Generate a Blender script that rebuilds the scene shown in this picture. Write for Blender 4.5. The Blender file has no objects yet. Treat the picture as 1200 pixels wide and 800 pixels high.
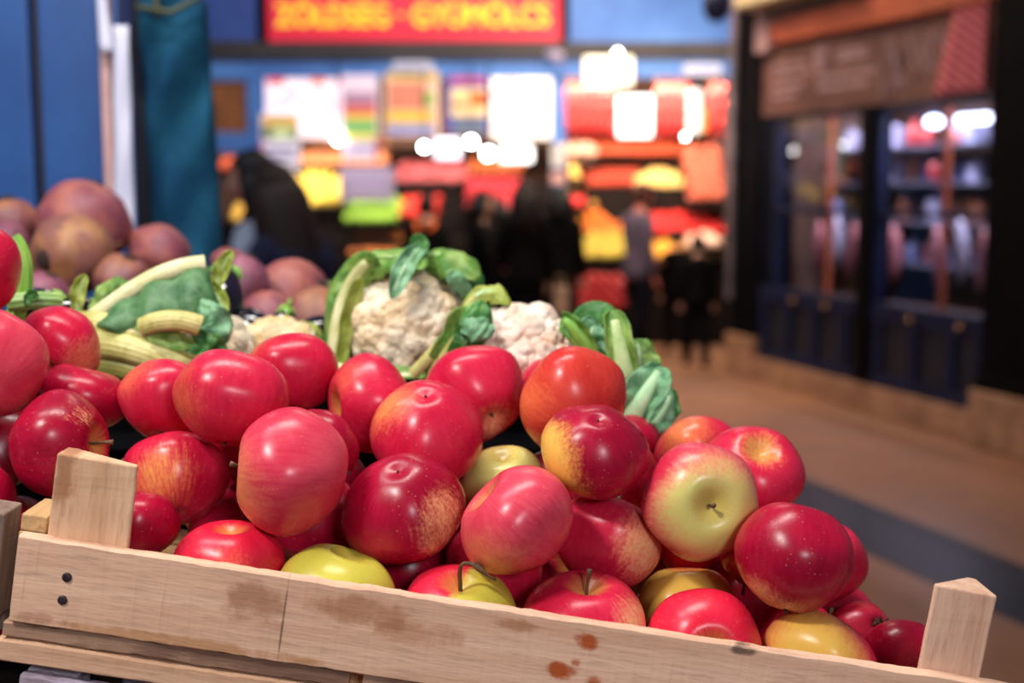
import bpy, bmesh, math, random
from mathutils import Vector, Matrix, Quaternion, noise
random.seed(11)
SC = bpy.context.scene
COL = SC.collection
PI = math.pi

# ------------------------------------------------------------------ camera
FPX = 1500.0
PITCH = math.atan(182/1500.0)
CAM = Vector((0, 0, 1.55))
cd = bpy.data.cameras.new('camera'); cam = bpy.data.objects.new('camera', cd); COL.objects.link(cam)
cam.location = CAM; cam.rotation_euler = (PI/2 - PITCH, 0, 0)
cd.sensor_width = 36; cd.lens = 36*FPX/1200.0
cd.clip_start = .05; cd.clip_end = 60
cd.dof.use_dof = True; cd.dof.focus_distance = .79; cd.dof.aperture_fstop = 4.6; cd.dof.aperture_blades = 0
SC.camera = cam
# ------------------------------------------------------------------ world, light, exposure
w = bpy.data.worlds.new('hall_ambience'); SC.world = w; w.use_nodes = True
w.node_tree.nodes['Background'].inputs[0].default_value = (.55, .62, .85, 1)
w.node_tree.nodes['Background'].inputs[1].default_value = .15
vs = SC.view_settings; vs.view_transform = 'Standard'; vs.look = 'None'; vs.gamma = 1; vs.use_curve_mapping = False
vs.exposure = 0.0

def area(name, loc, target, size, sizey, power, color=(1, 1, 1), spread=None):
    l = bpy.data.lights.new(name, 'AREA'); l.shape = 'RECTANGLE'; l.size = size; l.size_y = sizey
    l.energy = power; l.color = color
    if spread: l.spread = spread
    o = bpy.data.objects.new(name, l); COL.objects.link(o); o.location = loc
    o.rotation_euler = (Vector(target)-Vector(loc)).to_track_quat('-Z', 'Y').to_euler()
    return o
# stall lamp over the near counter, then unseen fill lights
area('stall_lamp_light', (-.80, .10, 2.55), (-.05, .95, 1.33), .34, .14, 19, (1, .95, .90))
area('front_fill_light', (.75, -1.7, 2.35), (.05, .8, 1.3), .5, .35, 27, (.92, .93, 1))  # unseen fill, added for even frontal light on the crate
area('rear_fill_light', (-.1, .95, 2.95), (-.15, 1.2, 1.35), .9, .12, 21, (1, .95, .90))  # unseen fill, added to brighten the cauliflowers
area('wall_fill_light', (-1.0, .9, 3.1), (-.9, 2.2, 1.4), .6, .3, 12, (.9, .94, 1))  # unseen fill, added to brighten the blue wall
# lamps inside the far stall, then lights standing outside it
area('far_stall_light', (-1.5, 12.62, 2.9), (-1.4, 13.5, 1.2), 2.4, .2, 170, (1, .86, .70))
area('far_stall_light', (1.15, 12.55, 2.62), (1.15, 13.3, 1.1), 1.9, .2, 190, (1, .80, .60))
area('far_front_light', (1.2, 11.3, 2.9), (.9, 12.8, 1.0), 2.2, .2, 30, (1, .82, .62))  # stands before the stall, aimed back at the goods
area('far_fascia_fill_light', (-.3, 9.2, 5.2), (.1, 12.6, 2.8), 5.0, .4, 125, (.85, .9, 1))  # added out of view to light fascia and posters
area('aisle_fill_light', (.6, 9.6, 4.4), (1.2, 11.0, 0), 2.5, .6, 150, (1, .70, .45))  # added to make the far aisle floor warmer and brighter
area('aisle_fill_light', (.2, 5.0, 4.6), (1.4, 7.0, 0), 1.4, .6, 60, (1, .82, .70))  # added to brighten the nearer stretch of floor
area('middle_fill_light', (-2.0, 4.0, 3.6), (-.9, 5.4, 1.3), .8, .4, 26, (.95, .95, 1))  # added to light the two near women

# ------------------------------------------------------------------ projection helper (a point of the place on the plane y = Y)
_F = Vector((0, math.cos(PITCH), -math.sin(PITCH))); _U = Vector((0, math.sin(PITCH), math.cos(PITCH))); _R = Vector((1, 0, 0))
def P(px, py, Y):
    r = _F + _R*((px-600)/FPX) + _U*((400-py)/FPX)
    return CAM + r*(Y/r.y)

# ------------------------------------------------------------------ materials
def newmat(name):
    m = bpy.data.materials.new(name); m.use_nodes = True
    nt = m.node_tree; b = nt.nodes['Principled BSDF']
    return m, nt, b
def N(nt, t, **kw):
    n = nt.nodes.new(t)
    for k, v in kw.items():
        if k.startswith('i_'):
            key = k[2:]
            key = int(key) if key.isdigit() else key.replace('_', ' ')
            n.inputs[key].default_value = v
        else: setattr(n, k, v)
    return n
def rgb(c): return (c[0], c[1], c[2], 1)
def S(r, g, b):  # sRGB 0-255 -> linear
    def f(x):
        x /= 255.0
        return x/12.92 if x < .04045 else ((x+.055)/1.055)**2.4
    return (f(r), f(g), f(b))
def mixc(nt, fac, a, b):
    n = nt.nodes.new('ShaderNodeMix'); n.data_type = 'RGBA'
    def put(sock, v):
        if isinstance(v, bpy.types.NodeSocket): nt.links.new(v, sock)
        elif isinstance(v, (int, float)): sock.default_value = v
        else: sock.default_value = rgb(v)
    put(n.inputs[0], fac); put(n.inputs[6], a); put(n.inputs[7], b)
    return n.outputs[2]
def mth(nt, op, a, b=None, clamp=False):
    n = nt.nodes.new('ShaderNodeMath'); n.operation = op; n.use_clamp = clamp
    for i, v in ((0, a), (1, b)):
        if v is None: continue
        if isinstance(v, bpy.types.NodeSocket): nt.links.new(v, n.inputs[i])
        else: n.inputs[i].default_value = v
    return n.outputs[0]
def sstep(nt, v, lo, hi):
    n = nt.nodes.new('ShaderNodeMapRange'); n.interpolation_type = 'SMOOTHSTEP'
    nt.links.new(v, n.inputs[0]); n.inputs[1].default_value = lo; n.inputs[2].default_value = hi
    return n.outputs[0]
def noisen(nt, vec, scale, detail=3, rough=.5):
    n = N(nt, 'ShaderNodeTexNoise', i_Scale=scale, i_Detail=detail, i_Roughness=rough)
    if vec: nt.links.new(vec, n.inputs['Vector'])
    return n.outputs[0]
def objco(nt, scale=(1, 1, 1), rot=(0, 0, 0)):
    tc = nt.nodes.new('ShaderNodeTexCoord')
    mp = nt.nodes.new('ShaderNodeMapping'); mp.inputs['Scale'].default_value = scale; mp.inputs['Rotation'].default_value = rot
    nt.links.new(tc.outputs['Object'], mp.inputs[0]); return mp.outputs[0]
def bump(nt, b, h, strength=.2, dist=.002):
    n = N(nt, 'ShaderNodeBump', i_Strength=strength, i_Distance=dist)
    nt.links.new(h, n.inputs['Height']); nt.links.new(n.outputs[0], b.inputs['Normal'])
_mc = {}
def plain(name, c, c2=None, rough=.6, scale=8, metal=0, stretch=(1, 1, 1), spec=.5, emit=0, bmp=0, coat=0):
    """two-tone procedural noise material"""
    if name in _mc: return _mc[name]
    m, nt, b = newmat(name)
    if c2 is None: c2 = tuple(x*.72 for x in c)
    v = objco(nt, stretch); n = noisen(nt, v, scale, 4, .55)
    col = mixc(nt, sstep(nt, n, .3, .7), c2, c)
    nt.links.new(col, b.inputs['Base Color'])
    b.inputs['Roughness'].default_value = rough; b.inputs['Metallic'].default_value = metal
    b.inputs['Specular IOR Level'].default_value = spec
    if coat: b.inputs['Coat Weight'].default_value = coat
    if bmp: bump(nt, b, n, bmp, .004)
    if emit:
        nt.links.new(col, b.inputs['Emission Color']); b.inputs['Emission Strength'].default_value = emit
    _mc[name] = m; return m

# ------------------------------------------------------------------ mesh builder
class MB:
    def __init__(s): s.v = []; s.f = []
    def add(s, vs, fs):
        o = len(s.v); s.v += [tuple(x) for x in vs]; s.f += [tuple(i+o for i in f) for f in fs]; return s
    def box(s, a, b, M=None):
        x0, y0, z0 = a; x1, y1, z1 = b
        vs = [Vector(q) for q in ((x0,y0,z0),(x1,y0,z0),(x1,y1,z0),(x0,y1,z0),(x0,y0,z1),(x1,y0,z1),(x1,y1,z1),(x0,y1,z1))]
        if M: vs = [M @ q for q in vs]
        return s.add(vs, [(0,3,2,1),(4,5,6,7),(0,1,5,4),(1,2,6,5),(2,3,7,6),(3,0,4,7)])
    def tube(s, pts, radii, n=10, flat=1.0, ref=None, caps=True):
        pts = [Vector(p) for p in pts]
        if not hasattr(radii, '__len__'): radii = [radii]*len(pts)
        vs = []; fs = []; up = Vector(ref) if ref is not None else None
        for i, p in enumerate(pts):
            t = (pts[min(i+1, len(pts)-1)]-pts[max(i-1, 0)]).normalized()
            if up is None: up = t.orthogonal()
            a = (up - t*up.dot(t)).normalized(); b = t.cross(a)
            if ref is None: up = a
            for k in range(n):
                th = 2*PI*k/n
                vs.append(p + a*math.cos(th)*radii[i]*flat + b*math.sin(th)*radii[i])
        m = len(pts)
        for i in range(m-1):
            for k in range(n):
                fs.append((i*n+k, i*n+(k+1) % n, (i+1)*n+(k+1) % n, (i+1)*n+k))
        if caps:
            fs.append(tuple(range(n-1, -1, -1))); fs.append(tuple((m-1)*n+k for k in range(n)))
        return s.add(vs, fs)
    def ell(s, c, r, n=16, m=10, M=None, fn=None):
        c = Vector(c); r = r if hasattr(r, '__len__') else (r, r, r); vs = []; fs = []
        for i in range(m+1):
            th = PI*i/m
            for k in range(n):
                ph = 2*PI*k/n
                q = Vector((math.sin(th)*math.cos(ph), math.sin(th)*math.sin(ph), math.cos(th)))
                if fn: q = fn(q)
                q = Vector((q.x*r[0], q.y*r[1], q.z*r[2]))
                if M: q = M @ q
                vs.append(c+q)
        for i in range(m):
            for k in range(n):
                a = i*n+k; b_ = i*n+(k+1) % n
                if i == 0: fs.append((a, a+n, b_+n))
                elif i == m-1: fs.append((a, a+n, b_))
                else: fs.append((a, a+n, b_+n, b_))
        return s.add(vs, fs)
    def prism(s, poly, z0, z1, M=None):
        n = len(poly); vs = [Vector((x, y, z0)) for x, y in poly]+[Vector((x, y, z1)) for x, y in poly]
        if M: vs = [M @ q for q in vs]
        return s.add(vs, [tuple(range(n-1, -1, -1)), tuple(range(n, 2*n))]+[(i, (i+1) % n, n+(i+1) % n, n+i) for i in range(n)])
    def grid(s, nu, nv, fn):
        vs = [fn(i/nu, j/nv) for i in range(nu+1) for j in range(nv+1)]
        return s.add(vs, [(i*(nv+1)+j, (i+1)*(nv+1)+j, (i+1)*(nv+1)+j+1, i*(nv+1)+j+1) for i in range(nu) for j in range(nv)])
    def mesh(s, name, mat, smooth=False):
        me = bpy.data.meshes.new(name); me.from_pydata(s.v, [], s.f); me.validate()
        if smooth: me.shade_smooth()
        if mat: me.materials.append(mat)
        return me
    def build(s, name, mat, parent=None, smooth=False, world=False, bevel=0, solid=0, sub=0):
        me = s.mesh(name, mat, smooth); o = bpy.data.objects.new(name, me); COL.objects.link(o)
        if parent:
            o.parent = parent
            if world:
                Minv = wm(parent).inverted(); me.transform(Minv)
        bm = bmesh.new(); bm.from_mesh(me); bmesh.ops.recalc_face_normals(bm, faces=bm.faces); bm.to_mesh(me); bm.free()
        if solid: md = o.modifiers.new('s', 'SOLIDIFY'); md.thickness = solid; md.offset = 0
        if bevel: md = o.modifiers.new('b', 'BEVEL'); md.width = bevel; md.segments = 2; md.limit_method = 'ANGLE'
        if sub: md = o.modifiers.new('u', 'SUBSURF'); md.levels = sub; md.render_levels = sub
        return o
def wm(o):
    M = Matrix.LocRotScale(o.location, o.rotation_euler, o.scale)
    return wm(o.parent) @ M if o.parent else M
def tag(o, label=None, cat=None, group=None, kind=None):
    if label: o['label'] = label
    if cat: o['category'] = cat
    if group: o['group'] = group
    if kind: o['kind'] = kind
    return o
def empty(name, loc=(0, 0, 0), rot=(0, 0, 0), parent=None, **kw):
    o = bpy.data.objects.new(name, None); COL.objects.link(o); o.location = loc; o.rotation_euler = rot
    o.empty_display_size = .05
    if parent: o.parent = parent
    return tag(o, **kw)
def single(mb, name, mat, base, smooth=False, bevel=0, solid=0, sub=0, **kw):
    """a thing that is one mesh, with its origin at its base; the builder holds world coordinates"""
    base = Vector(base); mb.v = [tuple(Vector(q)-base) for q in mb.v]
    o = mb.build(name, mat, None, smooth, False, bevel, solid, sub); o.location = base
    return tag(o, **kw)
def bez(a, b, c, d, n=14):
    a, b, c, d = map(Vector, (a, b, c, d)); r = []
    for i in range(n+1):
        t = i/n; r.append(a*(1-t)**3+b*3*t*(1-t)**2+c*3*t*t*(1-t)+d*t**3)
    return r
def kids(o): return [c for c in bpy.data.objects if c.parent == o]

# ================================================================== SETTING
# ---- floor
m, nt, b = newmat('polished stone floor')
v = objco(nt, (1, 1, 1), (0, 0, .33)); n1 = noisen(nt, v, .8, 4, .6); n2 = noisen(nt, v, 14, 4, .6)
col = mixc(nt, sstep(nt, n1, .35, .65), S(164, 114, 82), S(138, 98, 74)); col = mixc(nt, mth(nt, 'MULTIPLY', n2, .35), col, S(84, 66, 52))
nt.links.new(col, b.inputs['Base Color']); nt.links.new(mth(nt, 'ADD', mth(nt, 'MULTIPLY', n1, .25), .22), b.inputs['Roughness'])
floor_mat = m
MB().box((-8, -3, -.1), (9, 22, 0)).build('floor', floor_mat)
tag(bpy.data.objects['floor'], kind='structure')
K = .34; KN = math.hypot(K, 1)
D = Vector((K, -1, 0))/KN; NI = Vector((1, K, 0))/KN       # along the aisle towards the camera, and into the shop
def strip(c0, c1, y0, y1, z0, z1):
    return [Vector((c0-K*y0, y0, 0)), Vector((c1-K*y0, y0, 0)), Vector((c1-K*y1, y1, 0)), Vector((c0-K*y1, y1, 0))]
dark_stone = plain('dark grey stone band', S(44, 44, 56), S(32, 32, 42), .3, 9, spec=.5)
q = strip(3.31, 3.84, 1.2, 15, 0, 0)
tag(MB().prism([(p.x, p.y) for p in q], -.01, .003).build('trim_1', dark_stone), kind='structure')

# ---- right hand shopfront (local x runs along the aisle towards the camera, y into the shop)
SO = Vector((5.42-K*10.2, 10.2, 0))
ROTZ = math.atan2(D.y, D.x)
navy = plain('navy painted steel', S(24, 32, 62), S(16, 22, 46), .5, 6, spec=.2)
navyd = plain('dark navy panel', S(22, 24, 38), S(14, 16, 26), .5, 6)
black = plain('black painted iron', S(6, 6, 10), S(3, 3, 5), .6, 5, spec=.06)
sand = plain('sandstone plinth', S(176, 132, 98), S(140, 102, 76), .55, 5, bmp=.2)
beamwood = plain('orange brown timber', S(196, 98, 56), S(140, 62, 34), .5, 5, stretch=(1, 8, 8))
grey_steel = plain('brushed grey steel', S(150, 138, 142), S(110, 104, 110), .35, 6, metal=.5)
def fr(name='shopfront'): return dict(loc=SO, rot=(0, 0, ROTZ))
pl = MB().box((-.02, 0, 0), (2.72, .5, .185)).build('trim_2', sand, bevel=.01); pl.location = SO; pl.rotation_euler = (0, 0, ROTZ); tag(pl, kind='structure')
# base wall of panels
wl = MB().box((.0, .05, .185), (2.72, .2, .75)).build('wall_right', navyd); wl.location = SO; wl.rotation_euler = (0, 0, ROTZ); tag(wl, kind='structure')
MB().box((.0, .02, .64), (2.72, .06, .76)).build('sill_rail', navy, wl, bevel=.006)
MB().box((.0, .02, .185), (2.72, .06, .27)).build('bottom_rail', navy, wl, bevel=.006)
for x in (.02, .38, .76, 1.14, 1.40, 1.56, 1.95, 2.33, 2.62): MB().box((x, .02, .27), (x+.09, .06, .64)).build('panel_stile', navy, wl, bevel=.004)
for x in (.55, 1.0, 2.0, 2.5): MB().ell((x, .0, .685), (.02, .025, .02), 10, 6).build('door_knob', plain('brass knob', S(170, 120, 60), None, .3, 9, metal=.8), wl, True)
# windows
def glass(name='window glass'):
    if name in _mc: return _mc[name]
    m, nt, b = newmat(name); nt.nodes.remove(b)
    out = nt.nodes['Material Output']; tr = N(nt, 'ShaderNodeBsdfTransparent'); tr.inputs[0].default_value = (.82, .84, .9, 1)
    gl = N(nt, 'ShaderNodeBsdfGlossy'); gl.inputs['Roughness'].default_value = .03
    fre = N(nt, 'ShaderNodeLayerWeight', i_Blend=.5); mx = N(nt, 'ShaderNodeMixShader')
    nt.links.new(mth(nt, 'ADD', mth(nt, 'MULTIPLY', mth(nt, 'POWER', fre.outputs['Facing'], 5), .7), .03), mx.inputs[0]); nt.links.new(tr.outputs[0], mx.inputs[1]); nt.links.new(gl.outputs[0], mx.inputs[2])
    nt.links.new(mx.outputs[0], out.inputs[0]); _mc[name] = m; return m
def window(i, x0, x1):
    wn = empty('window_%d' % i, SO, (0, 0, ROTZ), kind='structure')
    f = MB(); t = .045
    f.box((x0-t, .03, .73), (x0, .1, 2.08)); f.box((x1, .03, .73), (x1+t, .1, 2.08)); f.box((x0, .03, .70), (x1, .1, .75)); f.box((x0, .03, 2.05), (x1, .1, 2.09))
    f.build('window_frame', navy, wn, bevel=.004)
    MB().box((x0, .04, 1.345), (x1, .09, 1.39)).build('transom_bar', navy, wn, bevel=.003)
    for z0, z1 in ((.75, 1.345), (1.39, 2.05)): MB().box((x0, .06, z0), (x1, .066, z1)).build('pane', glass(), wn)
    MB().box(((x0+x1)/2-.015, .13, .75), ((x0+x1)/2+.02, .16, 2.05)).build('wooden_mullion', beamwood, wn)
window(1, .22, 1.35); window(2, 1.56, 2.68)
mp = MB().box((1.36, .0, .2), (1.53, .16, 2.1)).build('trim_3', black, bevel=.008); mp.location = SO; mp.rotation_euler = (0, 0, ROTZ); tag(mp, kind='structure')
# shop interior shell
shopbrown = plain('dark brown shop wall', S(84, 56, 42), S(58, 38, 30), .7, 4)
sh = MB(); sh.box((-.1, 1.25, 0), (3.4, 1.35, 3.0)); sh.box((-.12, .2, 0), (-.05, 1.3, 3.0)); sh.box((3.35, .2, 0), (3.42, 1.3, 3.0)); sh.box((-.1, .2, 2.35), (3.4, 1.3, 2.42)); sh.box((-.1, .2, .0), (3.4, 1.3, .7))
sh = sh.build('wall_shop', shopbrown); sh.location = SO; sh.rotation_euler = (0, 0, ROTZ); tag(sh, kind='structure')
def SL(x, y, z): return SO + D*x + NI*y + Vector((0, 0, z))
shelfmat = plain('steel blue shelf', S(110, 110, 130), None, .4, 5)
sf = empty('display_shelving', SO, (0, 0, ROTZ), label='shelving full of goods behind the two shop windows on the right', cat='shelving')
for z in (.98, 1.28, 1.56, 1.82): MB().box((.1, .55, z), (3.2, 1.2, z+.02)).build('shelf', shelfmat, sf)
rr = random.Random(4)
goods = [('white_packet', S(190, 190, 225)), ('pink_packet', S(190, 110, 110)), ('brown_packet', S(150, 90, 60)), ('blue_grey_packet', S(130, 140, 190)), ('amber_packet', S(190, 120, 60)), ('red_packet', S(170, 40, 40))]
gmat = [plain(n.replace('_', ' ')+' paper', c, tuple(x*.5 for x in c), .4, 25) for n, c in goods]
gmesh = []
for k, (n, c) in enumerate(goods):
    g = MB()
    if k % 2 == 0: g.box((-.055, -.05, 0), (.055, .05, .15)); g.box((-.045, -.01, .15), (.045, .01, .18))
    else: g.tube([(0, 0, 0), (0, 0, .02), (0, 0, .12), (0, 0, .14), (0, 0, .175)], [.045, .055, .055, .025, .028], 12)
    gmesh.append(g.mesh(n, gmat[k], k % 2 == 1))
for zi, z in enumerate((1.001, 1.301, 1.581, 1.841)):
    x = .2
    while x < 3.05:
        k = rr.choice((0, 0, 1, 2, 3, 3, 4, 5)); 
        o = bpy.data.objects.new(goods[k][0], gmesh[k]); COL.objects.link(o); o.location = SL(x, rr.uniform(.62, .75), z); o.rotation_euler = (0, 0, ROTZ+rr.uniform(-.2, .2))
        s = rr.uniform(.8, 1.1); o.scale = (s, s, s)
        tag(o, '%s standing on the shop display shelves behind the right windows' % goods[k][0].replace('_', ' '), 'packet', goods[k][0].replace('_', ' ')+'s on the shop shelves')
        x += rr.uniform(.14, .22)
# hanging cured sausages seen through the glass
pinkm = plain('cured sausage skin', S(190, 120, 130), S(120, 60, 60), .5, 20); whm = plain('white mould sausage skin', S(190, 190, 215), S(130, 110, 130), .5, 18)
for k in range(11):
    x = .32+.24*k; 
    if abs(x-1.45) < .12: continue
    z = 1.33 if k % 2 else 1.28
    base = SL(x, .36, z-.42); tilt = rr.uniform(-.35, .35)
    t = MB(); a = SL(x, .36, z); e = a + D*tilt*.3 - Vector((0, 0, .4))
    pts = [a.lerp(e, i/8)+D*.03*math.sin(i/8*PI) for i in range(9)]
    t.tube(pts, [.012, .03, .04, .043, .043, .043, .04, .03, .01], 10)
    single(t, 'hanging_sausage', whm if k % 2 else pinkm, e, True, label=('pale' if k % 2 else 'pink')+' cured sausage hanging behind the lower panes of the shop windows', cat='sausage', group=('pale' if k % 2 else 'pink')+' sausages hanging in the shop window')
# small striped flag behind the left window
fl = empty('small_flag', SL(.55, .3, 1.62), (0, 0, ROTZ), label='small red white and green flag behind the left shop window', cat='flag')
for i, c in enumerate((S(190, 30, 40), S(215, 215, 215), S(40, 130, 90))):
    MB().box((.05*i, 0, -.0), (.05*i+.05, .006, .26)).build(('red', 'white', 'green')[i]+'_stripe', plain('flag '+'rwg'[i], c), fl)
MB().tube([(-.01, 0, -.02), (-.01, 0, .3)], .006, 8).build('flag_pole', beamwood, fl)
# glowing bodies added inside the shop for lights reflected in the right window
def lampm(name, c, e):
    if name in _mc: return _mc[name]
    m, nt, b = newmat(name); b.inputs['Base Color'].default_value = rgb(c); b.inputs['Emission Color'].default_value = rgb(c); b.inputs['Emission Strength'].default_value = e; _mc[name] = m; return m
cool = lampm('cool white lamp glass', (.85, .9, 1), 9)
def mirrored_lamp(x, wdt, hgt, z, lbl):
    c = SL(x, .5, z); l = empty('shop_lamp', c, (0, 0, ROTZ), label=lbl, cat='lamp')
    MB().box((-wdt/2, -.05, -hgt/2), (wdt/2, .05, hgt/2)).build('diffuser', cool, l, bevel=min(hgt, wdt)*.45)
    MB().box((-wdt/2-.01, -.055, hgt/2), (wdt/2+.01, .055, hgt/2+.02)).build('housing', navy, l)
    MB().tube([(0, 0, hgt/2+.02), (0, 0, 2.35-z)], .006, 6).build('hanging_rod', navy, l)
mirrored_lamp(1.50, .10, .07, 1.99, 'small round white light added for a reflection in the right shop window')
mirrored_lamp(1.92, .28, .05, 1.99, 'slim white light added for a reflection in the middle of the right shop window')
mirrored_lamp(2.48, .32, .10, 1.975, 'wide bright light added for a reflection at right end of the right shop window')
area('shop_light', SL(.9, .35, 2.3), SL(.9, .75, 1.2), 1.4, .12, 46, (.95, .85, .9))
area('shop_light', SL(2.2, .35, 2.3), SL(2.2, .75, 1.2), 1.4, .12, 60, (.92, .88, 1))
# banner with chalk drawings
m, nt, b = newmat('chalk drawn brown banner'); 
tc = nt.nodes.new('ShaderNodeTexCoord'); sep = N(nt, 'ShaderNodeSeparateXYZ'); nt.links.new(tc.outputs['Object'], sep.inputs[0])
nz = noisen(nt, objco(nt, (1, 1, 1)), 5, 2)
base = mixc(nt, sstep(nt, noisen(nt, objco(nt, (1, 1, 1.6)), 1.6, 2), .35, .65), S(118, 78, 64), S(84, 52, 44))
nt.links.new(base, b.inputs['Base Color']); b.inputs['Roughness'].default_value = .7
banm = m
ban = empty('menu_banner', SO, (0, 0, ROTZ), label='brown menu banner with pale chalk writing above the right shop windows', cat='banner')
MB().box((.03, .0, 2.09), (2.69, .03, 2.6)).build('banner_board', banm, ban)
chalk = plain('pale chalk strokes', S(176, 146, 150), S(140, 108, 108), .8, 30)
for rowz, x0, x1 in ((2.44, .18, .60), (2.37, .18, .66), (2.28, .18, .62), (2.21, .2, .5), (2.47, 1.02, 1.42), (2.42, 1.05, 1.42), (2.31, .80, 1.46), (2.23, .82, 1.44)):
    t = MB(); x = x0
    while x < x1:
        wd = rr.uniform(.03, .07); t.box((x, -.004, rowz), (x+wd, .0, rowz+.028+rr.uniform(0, .014))); x += wd+.014
    t.build('chalk_line', chalk, ban)
t = MB()
for k in range(7):   # cup with rising steam
    a = -.5+k/6; t.tube([(.85+a*.10, -.003, 2.55), (.85+a*.16, -.003, 2.48), (.85+a*.08, -.003, 2.38)], .011, 5)
t.build('chalk_drawing', chalk, ban)
t = MB()
for k in range(9):
    a = k/8; x = 1.62+.62*a
    t.tube([(x, -.003, 2.13+.02*k), (x+.07*math.sin(k*1.7), -.003, 2.3), (x+.10*math.cos(k*2.1), -.003, 2.52)], .013, 5)
t.build('chalk_drawing', chalk, ban)
# red and white striped drape
m, nt, b = newmat('red and pale striped cloth')
tc = nt.nodes.new('ShaderNodeTexCoord'); sep = N(nt, 'ShaderNodeSeparateXYZ'); nt.links.new(tc.outputs['Object'], sep.inputs[0])
s_ = mth(nt, 'SINE', mth(nt, 'MULTIPLY', mth(nt, 'ADD', mth(nt, 'MULTIPLY', sep.outputs[2], 1.0), mth(nt, 'MULTIPLY', sep.outputs[0], .55)), 95))
nt.links.new(mixc(nt, sstep(nt, s_, -.2, .6), S(168, 34, 52), S(190, 120, 128)), b.inputs['Base Color']); b.inputs['Roughness'].default_value = .8
stripem = m
g = MB().grid(10, 10, lambda u, v_: Vector(((2.20+.18*v_)*(1-u)+2.68*u, -.035+.015*math.sin(u*18), 2.10+.55*v_)))
dr = g.build('striped_drape', stripem, None, True, solid=.006); dr.location = SO; dr.rotation_euler = (0, 0, ROTZ)
tag(dr, 'red and white striped cloth drape at right end of the brown banner', 'drape')
# timber beam and awning over the shop
bm_ = MB().box((.22, -.06, 2.62), (2.72, .1, 2.80)).build('trim_4', beamwood, bevel=.01); bm_.location = SO; bm_.rotation_euler = (0, 0, ROTZ); tag(bm_, kind='structure')
bb = MB().box((.02, -.08, 2.57), (.22, .1, 2.80)).build('trim_5', plain('pale pinkish block', S(176, 140, 140)), bevel=.01); bb.location = SO; bb.rotation_euler = (0, 0, ROTZ); tag(bb, kind='structure')
uw = MB().box((-.1, .0, 2.80), (2.72, .2, 3.4)).build('wall_upper', plain('dim brown upper wall', S(96, 66, 56)), bevel=0); uw.location = SO; uw.rotation_euler = (0, 0, ROTZ); tag(uw, kind='structure')
aw = MB().box((-.02, -.25, 2.90), (1.4, -.01, 3.12)).build('awning_box', plain('cream awning box', S(196, 180, 140)), bevel=.02); aw.location = SO; aw.rotation_euler = (0, 0, ROTZ)
tag(aw, 'cream awning box over the timber beam at the top of the photo', 'awning')
# black columns on stone pedestals
def column(x0, x1, y0, label, strip_=False):
    c = empty('iron_column', SL((x0+x1)/2, y0+.15, 0), (0, 0, ROTZ), label=label, cat='column')
    h = (x1-x0)/2
    MB().box((-h-.04, -.18, 0), (h+.02, .25, .34)).build('pedestal', sand, c, bevel=.015)
    MB().box((-h, -.14, .34), (h, .2, 4.4)).build('shaft', black, c, bevel=.01)
    MB().box((-h-.02, -.16, .34), (h+.02, .22, .42)).build('base_plate', black, c, bevel=.01)
    if strip_: MB().box((-h-.06, -.17, .62), (-h, -.05, 4.4)).build('conduit_strip', grey_steel, c, bevel=.006)
    for z in (1.0, 2.0, 3.0): MB().ell((0, -.145, z), (.018, .01, .018), 8, 6).build('rivet', black, c, True)
column(-.42, -.04, 0, 'black iron column on sandstone block left of the shopfront, with grey edge strip', True)
column(2.74, 3.5, -.05, 'wide black iron column on sandstone block at right edge of the photo')

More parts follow.
